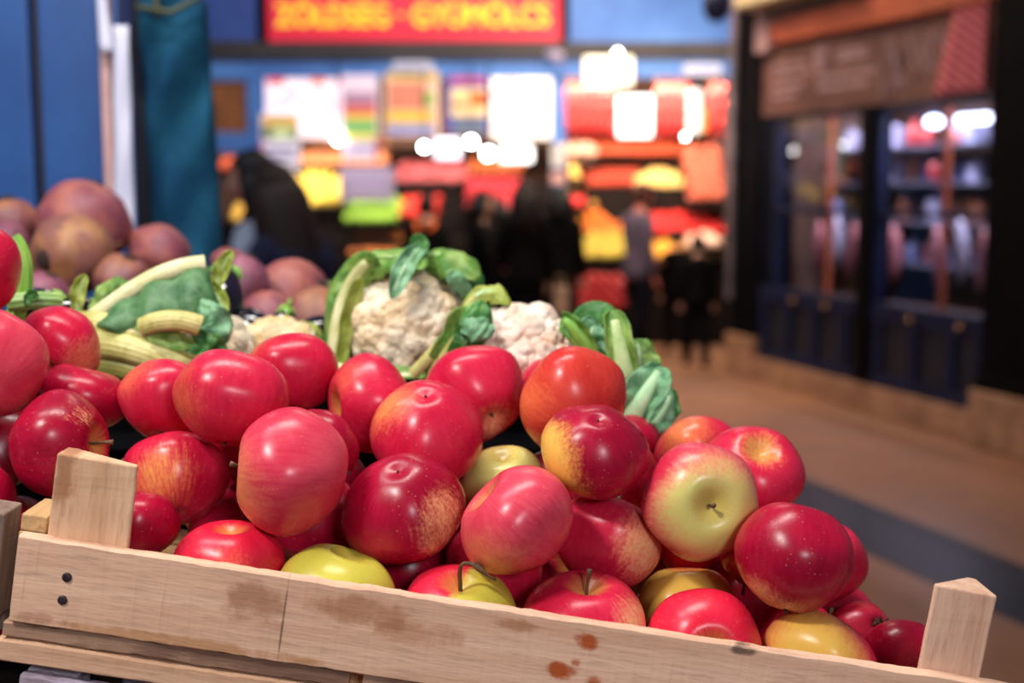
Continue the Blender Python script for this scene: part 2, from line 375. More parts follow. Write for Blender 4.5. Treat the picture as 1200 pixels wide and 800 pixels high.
# ================================================================== NEAR COUNTER
ROLL = math.radians(9.0)
YF = .722
O = P(22, 627, YF)
u_ = Vector((math.cos(ROLL), 0, -math.sin(ROLL))); v_ = Vector((math.sin(ROLL), 0, math.cos(ROLL)))
def woodmat(name, c1, c2, along=0, stains=(), line=None, gscale=1, saw=.25, weather=None):
    """sawn softwood; along = local axis of the grain; stains = (x, z, radius_x, radius_z, colour, strength) in local metres"""
    m, nt, b = newmat(name)
    st = [26, 26, 26]; st[along] = 1.6
    v = objco(nt, tuple(st)); g1 = noisen(nt, v, 2.2*gscale, 5, .6)
    st2 = [140, 140, 140]; st2[along] = 18
    g2 = noisen(nt, objco(nt, tuple(st2)), 2.0, 3, .6)
    st3 = [14, 14, 14]; st3[along] = 260
    g3 = noisen(nt, objco(nt, tuple(st3)), 1.0, 2, .5)      # saw marks across the grain
    col = mixc(nt, sstep(nt, g1, .32, .7), c1, c2)
    col = mixc(nt, mth(nt, 'MULTIPLY', sstep(nt, g2, .48, .75), .40), col, tuple(x*.55 for x in c2))
    col = mixc(nt, mth(nt, 'MULTIPLY', sstep(nt, g3, .62, .8), saw), col, tuple(x*.5 for x in c2))
    tc = nt.nodes.new('ShaderNodeTexCoord'); sep = N(nt, 'ShaderNodeSeparateXYZ'); nt.links.new(tc.outputs['Object'], sep.inputs[0])
    nz = noisen(nt, objco(nt), 60, 4, .65)
    if weather: col = mixc(nt, mth(nt, 'MULTIPLY', sstep(nt, noisen(nt, objco(nt, (9, 9, 40)), 1, 5, .65), .42, .6), .75), col, weather)
    for (sx, sz, rx, rz, sc, k) in stains:
        dx = mth(nt, 'DIVIDE', mth(nt, 'SUBTRACT', sep.outputs[0], sx), rx); dz = mth(nt, 'DIVIDE', mth(nt, 'SUBTRACT', sep.outputs[2], sz), rz)
        d2 = mth(nt, 'ADD', mth(nt, 'MULTIPLY', dx, dx), mth(nt, 'MULTIPLY', dz, dz))
        d2 = mth(nt, 'ADD', d2, mth(nt, 'MULTIPLY', mth(nt, 'SUBTRACT', nz, .5), 3.2))
        inv = nt.nodes.new('ShaderNodeMapRange'); inv.interpolation_type = 'SMOOTHSTEP'; nt.links.new(d2, inv.inputs[0])
        inv.inputs[1].default_value = 1.25; inv.inputs[2].default_value = .1; inv.inputs[3].default_value = 0; inv.inputs[4].default_value = k
        inv.inputs[1].default_value, inv.inputs[2].default_value, inv.inputs[3].default_value, inv.inputs[4].default_value = .1, 1.25, k, 0
        col = mixc(nt, inv.outputs[0], col, sc)
    nt.links.new(col, b.inputs['Base Color']); b.inputs['Roughness'].default_value = .78; b.inputs['Specular IOR Level'].default_value = .25
    h = mth(nt, 'ADD', mth(nt, 'ADD', mth(nt, 'MULTIPLY', g2, .6), mth(nt, 'MULTIPLY', g3, .35)), mth(nt, 'MULTIPLY', g1, .5))
    bump(nt, b, h, .7, .0014)
    return m
W1 = S(232, 190, 160); W2 = S(212, 166, 136)
def board(name, L, T, H, mat, parent, loc=(0, 0, 0), rot=(0, 0, 0), rag=.0006, seed=0, taper=0):
    """sawn board: length L along x, thickness T along y, height H along z, with ragged long edges"""
    g = MB(); n = max(8, int(L/.006)); ring = []
    prof = [(0, .0009), (.0009, 0), (T*.5, 0), (T-.0009, 0), (T, .0009), (T, H*.33), (T, H*.66), (T, H-.0012), (T-.0012, H), (T*.5, H), (.0012, H), (0, H-.0012), (0, H*.66), (0, H*.33)]
    for i in range(n+1):
        x = L*i/n
        for k, (y, z) in enumerate(prof):
            d = noise.noise(Vector((x*170+seed*7, y*300, z*90+seed)))*rag
            d2 = noise.noise(Vector((x*30+seed*3, y*40, z*20+9)))*rag*1.2
            edge = 1.0 if (z > H-.004 or z < .004) else .3
            g.v.append((x, y+d*edge*.6, z+(d+d2)*edge*(1 if z > H/2 else -1)))
    k = len(prof)
    for i in range(n):
        for j in range(k): g.f.append((i*k+j, i*k+(j+1) % k, (i+1)*k+(j+1) % k, (i+1)*k+j))
    g.f.append(tuple(range(k-1, -1, -1))); g.f.append(tuple(n*k+j for j in range(k)))
    o = g.build(name, mat, parent, True); o.location = loc; o.rotation_euler = rot
    md = o.modifiers.new('e', 'EDGE_SPLIT'); md.split_angle = math.radians(38)
    return o
crate = empty('apple_crate', O, (0, ROLL, 0), label='sawn pale wooden crate in front heaped with red apples, tilted down to the right', cat='crate')
brown = S(150, 92, 60); dk = S(60, 40, 34); rust = S(176, 84, 40)
LC = .600
front_m = woodmat('pale sawn front board', W1, W2, 0, stains=[(.140, .033, .020, .014, brown, .62), (.205, .038, .036, .010, S(160, 100, 66), .6), (.235, .030, .030, .008, S(166, 108, 72), .5), (.10, .003, .09, .004, S(186, 134, 90), .8),
     (.336, .041, .009, .0055, rust, 1), (.323, .021, .010, .0055, rust, 1), (.343, .016, .006, .006, rust, .9), (.331, .027, .004, .003, rust, .9), (.427, .049, .009, .0032, dk, .8), (.292, .044, .014, .004, S(170, 116, 80), .7),
     (.158, .025, .0007, .030, S(96, 66, 48), .75), (.02, .004, .02, .004, brown, .5)])
fb = board('front_board', LC, .009, .052, front_m, crate, (0, 0, -.052), seed=1)
low_m = woodmat('rough lower batten', S(186, 150, 124), S(136, 98, 76), 0, saw=.1, weather=S(104, 72, 58))
board('lower_batten', .205, .012, .009, low_m, crate, (-.004, .0025, -.0625), seed=2, rag=.0012)
board('lower_batten', .385, .012, .009, low_m, crate, (.209, .0025, -.0625), seed=5, rag=.001)
low2 = woodmat('pale bottom batten', S(222, 180, 146), S(198, 152, 118), 0)
board('bottom_rail', .600, .012, .013, low2, crate, (-.006, .001, -.077), seed=3)
# nails
nailm = plain('dark iron nail', S(84, 66, 72), S(50, 40, 44), .5, 200, metal=.6)
for x, z in ((.0305, -.0205), (.0295, -.0345)):
    MB().tube([(x, .004, z), (x, -.0006, z), (x, -.0011, z)], [.0029, .0029, .0022], 14).build('nail', nailm, crate, True)
post_m = woodmat('pale sawn corner post', S(228, 186, 150), S(206, 160, 124), 2, stains=[(.0065, .040, .0075, .028, S(150, 92, 56), .75)])
post_m2 = woodmat('pale greyish corner post', S(224, 184, 156), S(204, 158, 130), 2, saw=.1)
# triangular corner posts, right angle at the outer front corner
def post(x0, wdt, dep, z0, z1, mat, flip, skew):
    g = MB(); n = 14
    tri = [(0, 0), (wdt, 0), (wdt, .004), (.006, dep), (0, dep)] if not flip else [(0, 0), (wdt, 0), (wdt, dep), (wdt-.006, dep), (0, .004)]
    for i in range(n+1):
        z = z0+(z1-z0)*i/n
        for k, (x, y) in enumerate(tri):
            d = noise.noise(Vector((x*120, y*120, z*90)))*.0007
            top = skew*(x/wdt-.5) if i == n else 0
            g.v.append((x+d, y+d, z+top+(noise.noise(Vector((x*300, y*300, 3)))*.0008 if i == n else 0)))
    k = 5
    for i in range(n):
        for j in range(k): g.f.append((i*k+j, i*k+(j+1) % k, (i+1)*k+(j+1) % k, (i+1)*k+j))
    g.f.append(tuple(range(k-1, -1, -1))); g.f.append(tuple(n*k+j for j in range(k)))
    o = g.build('corner_post', mat, crate, bevel=.0012); o.location = (x0, .0095, 0)
    return o
post(.013, .0475, .019, -.052, .049, post_m, False, 0)
post(.534, .037, .034, -.052, .051, post_m2, True, -.001)
# end boards, rear rail, floor slats
end_m = woodmat('yellowish end board', S(206, 170, 120), S(170, 128, 84), 1)
g = MB().box((-.004, .010, -.050), (.0045, .27, -.001)); g.build('end_board', end_m, crate, bevel=.001)
g = MB().box((-.004, .012, -.001), (.0115, .05, .0095)); g.build('end_block', end_m, crate, bevel=.0012)
g = MB().box((.572, .010, -.062), (.580, .27, -.045)); g.build('end_board', end_m, crate, bevel=.001)
g = MB().box((0, .27, -.062), (.58, .278, -.042)); g.build('rear_rail', end_m, crate, bevel=.001)
for k in range(6):
    MB().box((.003, .016+.042*k, -.069), (.573, .016+.042*k+.036, -.063)).build('floor_slat', end_m, crate, bevel=.0008)

# crate under it, lavender white paint
lav = woodmat('lavender white weathered paint', S(206, 196, 214), S(190, 178, 200), 0, weather=S(120, 96, 92), saw=.1)
low = empty('painted_crate', O + v_*(-.20) + u_*(.01), (0, ROLL, 0), label='weathered lavender white wooden crate under the left of the apple crate', cat='crate')
board('front_board', .57, .010, .060, lav, low, (0, 0, .056), seed=8, rag=.0012)
board('front_board', .57, .010, .045, lav, low, (0, 0, .003), seed=9, rag=.0012)
MB().box((0, .012, .003), (.03, .04, .116)).build('corner_post', lav, low, bevel=.001)
MB().box((.54, .012, .003), (.57, .04, .116)).build('corner_post', lav, low, bevel=.001)
MB().box((0, .24, .003), (.57, .25, .116)).build('rear_board', lav, low, bevel=.001)
MB().box((0, .012, .0), (.57, .25, .004)).build('base_panel', lav, low)
# neighbouring crate at the left edge
nb = empty('apple_crate', O + u_*(-.021), (0, ROLL, 0), label='second wooden apple crate, only its corner showing at the left edge', cat='crate')
greyw = woodmat('grey weathered board', S(150, 126, 112), S(110, 88, 76), 2)
MB().box((-.055, .012, -.06), (.0075, .04, .0075)).build('corner_post', greyw, nb, bevel=.0015)
MB().box((-.40, .0, -.075), (-.012, .009, -.02)).build('front_board', greyw, nb, bevel=.001)
MB().box((-.012, .04, -.075), (.004, .30, -.045)).build('end_board', greyw, nb, bevel=.001)
MB().box((-.40, .012, -.078), (.0, .30, -.072)).build('base_panel', greyw, nb)
# slanting counter under the crates
tb = empty('market_counter', O + v_*(-.235) + u_*(.06), (0, ROLL, 0), label='dark slanting market counter under the front crates', cat='counter')
darkw = woodmat('dark stained counter wood', S(70, 54, 46), S(44, 34, 30), 0)
for k in range(3): MB().box((-.62, -.01+.14*k, .0), (.60, -.01+.14*k+.13, .03)).build('plank', darkw, tb, bevel=.003)
for x in (-.55, .54):
    for y in (.06, .34): 
        MB().tube([Vector((0, 0, 0)), Vector((0, 0, 0))+Matrix.Rotation(-ROLL, 3, 'Y') @ Vector((0, 0, -(1.03 if x < 0 else .86)))], .02, 8).build('leg', black, tb).location = (x, y, .005)

# ================================================================== APPLES
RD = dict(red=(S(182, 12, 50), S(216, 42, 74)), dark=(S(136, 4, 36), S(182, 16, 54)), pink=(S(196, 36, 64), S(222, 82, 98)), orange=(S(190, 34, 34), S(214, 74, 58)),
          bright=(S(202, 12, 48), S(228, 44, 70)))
YL = dict(y=S(232, 186, 84), g=S(200, 190, 72), p=S(238, 190, 130), gp=S(206, 198, 112), o=S(238, 160, 70))
def apple_mat(key, base, yel, dvec, thr, soft, streak=.35, rnd=0):
    m, nt, b = newmat('apple skin '+key)
    tc = nt.nodes.new('ShaderNodeTexCoord')
    off = N(nt, 'ShaderNodeVectorMath', operation='ADD'); nt.links.new(tc.outputs['Object'], off.inputs[0]); off.inputs[1].default_value = (rnd*3.1, rnd*1.7, rnd*2.3)
    nrm = N(nt, 'ShaderNodeVectorMath', operation='NORMALIZE'); nt.links.new(tc.outputs['Object'], nrm.inputs[0])
    sep = N(nt, 'ShaderNodeSeparateXYZ'); nt.links.new(nrm.outputs[0], sep.inputs[0])
    # streaks that run from stem to calyx
    comb = N(nt, 'ShaderNodeCombineXYZ'); nt.links.new(sep.outputs[0], comb.inputs[0]); nt.links.new(sep.outputs[1], comb.inputs[1])
    n2 = N(nt, 'ShaderNodeVectorMath', operation='NORMALIZE'); nt.links.new(comb.outputs[0], n2.inputs[0])
    s2 = N(nt, 'ShaderNodeVectorMath', operation='SCALE'); nt.links.new(n2.outputs[0], s2.inputs[0]); s2.inputs['Scale'].default_value = 6.5
    c3 = N(nt, 'ShaderNodeCombineXYZ'); nt.links.new(mth(nt, 'MULTIPLY', sep.outputs[2], 1.3), c3.inputs[2])
    a3 = N(nt, 'ShaderNodeVectorMath', operation='ADD'); nt.links.new(s2.outputs[0], a3.inputs[0]); nt.links.new(c3.outputs[0], a3.inputs[1])
    a4 = N(nt, 'ShaderNodeVectorMath', operation='ADD'); nt.links.new(a3.outputs[0], a4.inputs[0]); a4.inputs[1].default_value = (rnd, rnd*2, rnd*3)
    st = noisen(nt, a4.outputs[0], 2.2, 6, .68)
    big = noisen(nt, off.outputs[0], 22, 2, .5)
    fine = noisen(nt, off.outputs[0], 260, 3, .6)
    dt = N(nt, 'ShaderNodeVectorMath', operation='DOT_PRODUCT'); nt.links.new(nrm.outputs[0], dt.inputs[0]); dt.inputs[1].default_value = dvec
    t = mth(nt, 'ADD', dt.outputs['Value'], mth(nt, 'MULTIPLY', mth(nt, 'SUBTRACT', st, .5), streak*1.0))
    t = mth(nt, 'ADD', t, mth(nt, 'MULTIPLY', mth(nt, 'SUBTRACT', big, .5), .5)); t = mth(nt, 'ADD', t, mth(nt, 'MULTIPLY', mth(nt, 'SUBTRACT', noisen(nt, off.outputs[0], 420, 3, .6), .5), .35))
    red = mixc(nt, sstep(nt, mth(nt, 'ADD', mth(nt, 'MULTIPLY', st, .42), mth(nt, 'MULTIPLY', big, .58)), .30, .74), RD[base][0], RD[base][1])
    fac = sstep(nt, t, thr-soft, thr+soft)
    mid = mixc(nt, .45, RD[base][1], YL[yel])
    col = mixc(nt, mth(nt, 'MULTIPLY', fac, 2, True), red, mid)
    col = mixc(nt, mth(nt, 'SUBTRACT', mth(nt, 'MULTIPLY', fac, 2), 1, True), col, YL[yel])
    # stem cavity turns yellow-green then russet
    cav = sstep(nt, mth(nt, 'ADD', sep.outputs[2], mth(nt, 'MULTIPLY', mth(nt, 'SUBTRACT', st, .5), .22)), .86, .99)
    col = mixc(nt, mth(nt, 'MULTIPLY', cav, .55), col, S(196, 160, 70))
    # lenticels
    vo = N(nt, 'ShaderNodeTexVoronoi', i_Scale=330.0); nt.links.new(off.outputs[0], vo.inputs['Vector'])
    dots = sstep(nt, vo.outputs['Distance'], .22, .06)
    keep = sstep(nt, noisen(nt, off.outputs[0], 120, 2), .45, .6)
    col = mixc(nt, mth(nt, 'MULTIPLY', mth(nt, 'MULTIPLY', dots, keep), .34), col, S(240, 180, 140))
    # rare small bruises
    col = mixc(nt, mth(nt, 'MULTIPLY', sstep(nt, noisen(nt, off.outputs[0], 95, 3, .5), .72, .80), .45), col, S(110, 40, 34))
    nt.links.new(col, b.inputs['Base Color'])
    nt.links.new(mth(nt, 'ADD', mth(nt, 'MULTIPLY', fine, .16), .21), b.inputs['Roughness'])
    b.inputs['Specular IOR Level'].default_value = .36
    b.inputs['Subsurface Weight'].default_value = .06; b.inputs['Subsurface Radius'].default_value = (.01, .003, .002); b.inputs['Subsurface Scale'].default_value = .6
    return m
def apple_mesh(name, R, mat, seed, sq=.90, lob=.03, topd=.30, botd=.10):
    g = MB(); n = 56; mm = 40; rs = random.Random(seed); ph0 = rs.uniform(0, 6)
    tilt = rs.uniform(-.07, .07); tilt2 = rs.uniform(-.07, .07)
    def fn(q):
        ct = q.z; stt = math.hypot(q.x, q.y); ph = math.atan2(q.y, q.x)
        x = stt*(1+.07*ct+.05*max(0, 1-abs(ct)))
        z = ct*sq
        z -= topd*math.exp(-(stt/.30)**2)*(1 if ct > 0 else 0)*(1)
        z += botd*math.exp(-(stt/(.14+botd*.5))**2)*(1 if ct < 0 else 0)
        lb = 1+lob*math.cos(5*ph+ph0)*(.35+.65*(1-ct)/2)*min(1, stt*1.5)
        lump = 1+.055*noise.noise(Vector((q.x*1.1+seed*5.3, q.y*1.1, q.z*1.1)))
        rr_ = x*lb*lump
        return Vector((math.cos(ph)*rr_, math.sin(ph)*rr_, z*lump+tilt*math.cos(ph)*stt+tilt2*math.sin(ph)*stt))
    g.ell((0, 0, 0), R*.985, n, mm, fn=fn)
    return g, R*(sq-topd)
stem_m = plain('brown apple stem', S(120, 84, 50), S(70, 50, 34), .7, 300)
calyx_m = plain('dry brown calyx', S(104, 76, 56), S(60, 44, 34), .8, 300)
def make_apple(key, x, y, z, R, axis, base='red', yel='y', yd=(0, 1, 0), thr=1.1, soft=.3, streak=.35, label=None, stem=1, calyx=1, sq=.90, group=None, seed=None, stemcurve=0, topd=.30, botd=.10):
    seed = seed if seed is not None else (sum(map(ord, key)) % 97)
    ax = Vector((axis[0], -axis[2], axis[1])).normalized()
    q = Vector((0, 0, 1)).rotation_difference(ax)
    dv = q.inverted() @ Vector((yd[0], -yd[2], yd[1])).normalized()
    root = empty('apple', (x, y, z), q.to_euler(), label=label, cat='apple', group=group)
    mat = apple_mat(key, base, yel, tuple(dv), thr, soft, streak, seed*.37)
    g, zt = apple_mesh('skin', R, mat, seed, sq, topd=topd, botd=botd)
    g.build('skin', mat, root, True)
    if stem:
        t = MB(); L = .017*stem; rs = random.Random(seed+5); dx, dy = rs.uniform(-.3, .3), rs.uniform(-.3, .3)
        zt -= .002
        if stemcurve:
            pts = bez((0, 0, zt), (0, 0, zt+.014), (-.003, 0, zt+.024), (.006, -.004, zt+.025), 6)+bez((.006, -.004, zt+.025), (.012, -.006, zt+.025), (.016, -.008, zt+.018), (.022, -.008, zt+.016), 6)[1:]
            t.tube(pts, [.0014]*4+[.0012]*3+[.0018, .0024, .0016, .0012, .001, .0008], 8)
        else: t.tube(bez((0, 0, zt), (0, 0, zt+L*.4), (dx*L*.5, dy*L*.5, zt+L*.7), (dx*L, dy*L, zt+L), 7), [.0013, .0011, .001, .001, .001, .0012, .0016, .0019], 8)
        t.build('stem', stem_m, root, True)
    if calyx:
        t = MB(); zb = -R*(sq-botd)
        for k in range(5):
            a = 2*PI*k/5; c, s = math.cos(a), math.sin(a); L = .0018*calyx
            t.tube([(c*.001, s*.001, zb+.001), (c*L*.5, s*L*.5, zb-L*.6), (c*L*.35, s*L*.35, zb-L*1.2), (c*L*.9, s*L*.9, zb-L*1.5)], [.0005*calyx, .0006*calyx, .0004*calyx, .0002], 5)
        t.build('calyx', calyx_m, root, True)
    return root
A = {
'a1': (-.1379,.7845,1.3737,.0384), 'a2': (-.1859,.8393,1.4105,.0374), 'a3': (-.2451,.8919,1.4004,.0313), 'a4': (-.2288,.8508,1.3529,.0353), 'a5': (-.1645,.9482,1.4105,.0339),
'a6': (-.3046,.9001,1.4004,.0304), 'a7': (-.3344,.9430,1.4349,.0298), 'a8': (-.3520,.8519,1.4310,.0373), 'a9': (-.3816,.8996,1.4922,.0342), 'a10': (-.2968,.8257,1.3810,.0347),
'a11': (-.2372,.7966,1.3349,.0240), 'a12': (-.1773,.7777,1.3175,.0325), 'a13': (-.1087,.7704,1.2990,.0355), 'a14': (-.0707,.8095,1.3438,.0387), 'a15': (-.0586,.8725,1.3810,.0384),
'a16': (-.1036,.9268,1.3922,.0351), 'a17': (-.0285,.9393,1.3962,.0387), 'a18': (.0438,.8882,1.3987,.0378), 'a19': (.0035,.7768,1.3433,.0366), 'a20': (-.0060,.8960,1.3385,.0300),
'a21': (.0537,.8155,1.3803,.0338), 'a22': (.0630,.8328,1.3136,.0353), 'a23': (-.0324,.7757,1.2832,.0353), 'a24': (.0448,.7728,1.2773,.0379), 'a25': (.1189,.8419,1.2656,.0331),
'a26': (.1222,.8133,1.3466,.0372), 'a27': (.1699,.8922,1.3482,.0352), 'a28': (.1410,.9524,1.3465,.0323), 'a29': (.1755,.7736,1.3212,.0361), 'a30': (.2160,.8748,1.2879,.0318),
'a31': (.1189,.7712,1.2641,.0357), 'a32': (.1917,.7718,1.2536,.0353), 'a33': (.2425,.8523,1.2420,.0241), 'a34': (.2545,.8060,1.2459,.0251)}
SPEC = [
('a1', dict(axis=(-.97,.08,.12), base='pink', yd=(-.8,-.2,.5), thr=1.05, soft=.55, streak=.5, stem=.8, sq=.97, label='large pinkish red apple on its side above the board crack, stem pointing left')),
('a2', dict(stem=0, sq=.89, axis=(.1,.9,-.35), base='red', yel='o', yd=(-.8,.15,.5), thr=1.15, soft=.5, label='big red apple with faint orange left side, upper left behind the pinkish one')),
('a3', dict(stem=0, axis=(0,.8,-.5), base='red', yel='o', yd=(-.5,.75,.4), thr=1.15, soft=.45, label='red apple half hidden behind the left side of the big upper left apple')),
('a4', dict(axis=(-.2,.6,-.7), base='red', yd=(.05,.25,.95), thr=1.05, soft=.4, streak=.8, label='orange red apple with a yellow blotch, right of the left corner post')),
('a5', dict(stem=0, axis=(0,.8,-.5), base='red', yel='o', yd=(-.6,.7,.3), thr=1.15, soft=.45, label='red apple at the back just below the small cream cauliflower')),
('a6', dict(stem=0, axis=(.2,.95,-.15), base='dark', thr=1.5, sq=.8, label='glossy dark red flattened apple under the small apple at the back left')),
('a7', dict(stem=0, axis=(-.25,-.72,.62), base='red', yel='p', yd=(.75,-.4,.4), thr=.92, soft=.3, label='small red apple at back left with its hollow facing down, under the green stalks')),
('a8', dict(axis=(-.3,.3,-.8), base='pink', thr=1.6, label='pinkish red apple cut by the left edge, the larger lower one of the two')),
('a9', dict(axis=(-.3,.5,-.6), base='red', thr=1.6, label='topmost red apple, only its right side showing at the left edge')),
('a10', dict(axis=(.95,.1,.12), base='dark', yel='p', yd=(.55,.75,.35), thr=1.02, soft=.12, label='dark red apple behind the left corner post with its stem pointing right')),
('a11', dict(stem=0, axis=(0,.7,-.6), base='dark', thr=1.5, label='small dark red apple right beside the left corner post')),
('a12', dict(stem=0, axis=(.1,.92,.1), base='bright', yel='o', yd=(.2,.2,.9), thr=1.2, soft=.3, sq=.82, label='bright red apple lowest at left, just behind the front board')),
('a13', dict(stem=0, axis=(.3,.9,-.1), base='orange', yel='g', yd=(.45,.4,.5), thr=-.25, soft=.55, sq=.86, label='yellow green apple behind the front board, below the dark red one')),
('a14', dict(calyx=.5, axis=(.05,-.85,-.5), base='dark', yel='p', yd=(.80,-.05,.6), thr=.93, soft=.2, label='large dark red apple with a pale patch on its right, middle of the heap')),
('a15', dict(calyx=.5, axis=(0,-.85,-.45), base='red', yel='o', yd=(-.7,.6,.35), thr=1.0, soft=.3, label='red speckled apple above the large dark one with pale patch')),
('a16', dict(stem=0, axis=(-.88,-.03,.42), base='red', yel='o', yd=(-.5,.6,.5), thr=1.2, soft=.4, label='red apple with its hollow facing left, below the large cauliflower')),
('a17', dict(axis=(-.5,.42,-.72), base='red', yel='p', yd=(.45,-.62,.6), thr=.96, soft=.2, botd=.24, label='red apple with its dark blossom end at lower right, below the right cauliflower')),
('a18', dict(axis=(-.3,.4,-.8), base='orange', yel='o', yd=(-.85,.2,.4), thr=1.28, soft=.6, streak=.45, label='large orange red apple at the back below the right cauliflower and green leaves')),
('a19', dict(stem=0, axis=(-.72,.62,.08), base='pink', yel='o', yd=(-.4,-.6,.7), thr=1.05, soft=.45, topd=.36, label='heart shaped pinkish red apple in the middle with its notch at upper left')),
('a20', dict(stem=0, axis=(0,.8,.2), base='orange', yel='gp', yd=(0,.6,.7), thr=.2, soft=.6, label='yellowish apple peeping out behind the heart shaped one')),
('a21', dict(calyx=.5, axis=(-.03,-.8,-.58), base='dark', yel='y', yd=(-.92,-.35,.25), thr=.62, soft=.22, label='dark red apple with a yellow left side and a small blossom end on top')),
('a22', dict(axis=(.35,.75,-.5), base='red', yel='p', yd=(.72,.1,.68), thr=.90, soft=.22, label='red apple with a cream patch, between the heart shaped one and the green faced one')),
('a23', dict(axis=(.02,.93,.32), base='bright', yel='g', yd=(.93,.1,.25), thr=.22, soft=.1, streak=.18, sq=.85, stem=1.6, stemcurve=1, label='half red half yellow green apple with a long bent stem at the front board')),
('a24', dict(axis=(.06,.97,.1), base='red', yel='p', yd=(.93,-.15,.3), thr=.88, soft=.3, streak=.5, sq=.86, stem=1.1, label='deep red striped apple at the front board with short upright stem')),
('a25', dict(stem=0, axis=(0,.9,-.2), base='orange', yel='y', yd=(-.2,.2,.8), thr=-.15, soft=.6, label='dull yellow apple under the green faced apple')),
('a26', dict(axis=(.13,.13,.97), base='pink', yel='gp', yd=(.12,-.05,1), thr=.50, soft=.34, streak=.30, stem=.6, label='green faced apple with red rim, its stem pointing at the viewer')),
('a27', dict(stem=0, axis=(.12,.72,.62), base='red', yel='y', yd=(.1,.75,.6), thr=1.02, soft=.2, label='red apple at upper right of the heap with its hollow on top')),
('a28', dict(stem=0, axis=(-.2,.6,-.6), base='red', yel='o', yd=(-.4,.6,.5), thr=1.0, soft=.4, label='orange red apple farthest back at the right, behind the green faced one')),
('a29', dict(stem=0, sq=.98, axis=(.2,.9,-.3), base='dark', yel='p', yd=(-.55,-.78,.3), thr=.93, soft=.2, label='large dark red apple at the right end of the heap, below the upper right one')),
('a30', dict(axis=(.3,.6,-.6), base='red', thr=1.5, label='red apple mostly hidden behind the large dark one at the right end')),
('a31', dict(axis=(.08,.22,.95), base='bright', yel='o', thr=1.5, sq=.95, label='bright red apple at the front board with its hollow facing forward')),
('a32', dict(axis=(.3,.75,-.45), base='red', yel='y', yd=(-.35,.35,.75), thr=.55, soft=.4, streak=.5, label='yellow and red mottled apple at the front board right of the bright red one')),
('a33', dict(axis=(-.3,-.62,-.72), base='red', yel='y', thr=1.2, calyx=3.5, botd=.2, label='small red apple at the far right with a big dark dried blossom end')),
('a34', dict(stem=0, axis=(.2,.6,-.5), base='dark', yel='o', yd=(.9,-.1,.3), thr=1.0, soft=.2, label='small dark red apple next to the right corner post')),
]
for k, kw in SPEC: make_apple(k, *A[k], **kw)
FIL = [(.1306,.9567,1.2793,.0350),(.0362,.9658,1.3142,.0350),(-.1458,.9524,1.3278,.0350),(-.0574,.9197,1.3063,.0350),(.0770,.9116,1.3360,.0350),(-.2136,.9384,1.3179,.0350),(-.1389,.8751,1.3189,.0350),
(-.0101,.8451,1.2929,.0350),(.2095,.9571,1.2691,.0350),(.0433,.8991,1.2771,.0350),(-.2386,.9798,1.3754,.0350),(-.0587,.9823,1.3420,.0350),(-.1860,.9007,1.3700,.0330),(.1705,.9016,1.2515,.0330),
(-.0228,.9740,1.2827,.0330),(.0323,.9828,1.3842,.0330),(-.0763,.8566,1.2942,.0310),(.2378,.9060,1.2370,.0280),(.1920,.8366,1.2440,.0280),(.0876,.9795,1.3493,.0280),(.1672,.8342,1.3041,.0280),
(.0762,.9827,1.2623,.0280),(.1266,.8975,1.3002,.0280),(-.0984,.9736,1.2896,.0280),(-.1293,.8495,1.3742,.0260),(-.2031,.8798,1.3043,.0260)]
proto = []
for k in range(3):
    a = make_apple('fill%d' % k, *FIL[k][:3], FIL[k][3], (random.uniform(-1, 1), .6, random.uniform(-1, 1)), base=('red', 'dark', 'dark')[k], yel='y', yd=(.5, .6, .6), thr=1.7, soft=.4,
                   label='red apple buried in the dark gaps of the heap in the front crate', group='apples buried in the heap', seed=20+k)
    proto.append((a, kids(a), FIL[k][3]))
def copy_apple(i, loc, r, label, group):
    a, ch, r0 = proto[i]
    c = a.copy(); COL.objects.link(c); c.location = loc; s = r/r0; c.scale = (s, s, s); c.rotation_euler = (random.uniform(0, 6), random.uniform(-.6, .6), random.uniform(0, 6))
    c['label'] = label; c['group'] = group
    for h in ch:
        d = h.copy(); COL.objects.link(d); d.parent = c
for i, q in enumerate(FIL[3:]):
    copy_apple((0, 1, 0, 2, 0)[i % 5], q[:3], q[3], 'red apple buried in the dark gaps of the heap in the front crate', 'apples buried in the heap')
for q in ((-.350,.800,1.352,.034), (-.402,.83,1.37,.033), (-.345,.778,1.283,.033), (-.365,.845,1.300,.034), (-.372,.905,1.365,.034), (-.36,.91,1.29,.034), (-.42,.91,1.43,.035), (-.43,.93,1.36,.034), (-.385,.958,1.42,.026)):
    copy_apple(1, q[:3], q[3], 'dark red apple in shadow in the left neighbouring crate', 'shaded apples in the neighbouring crate')

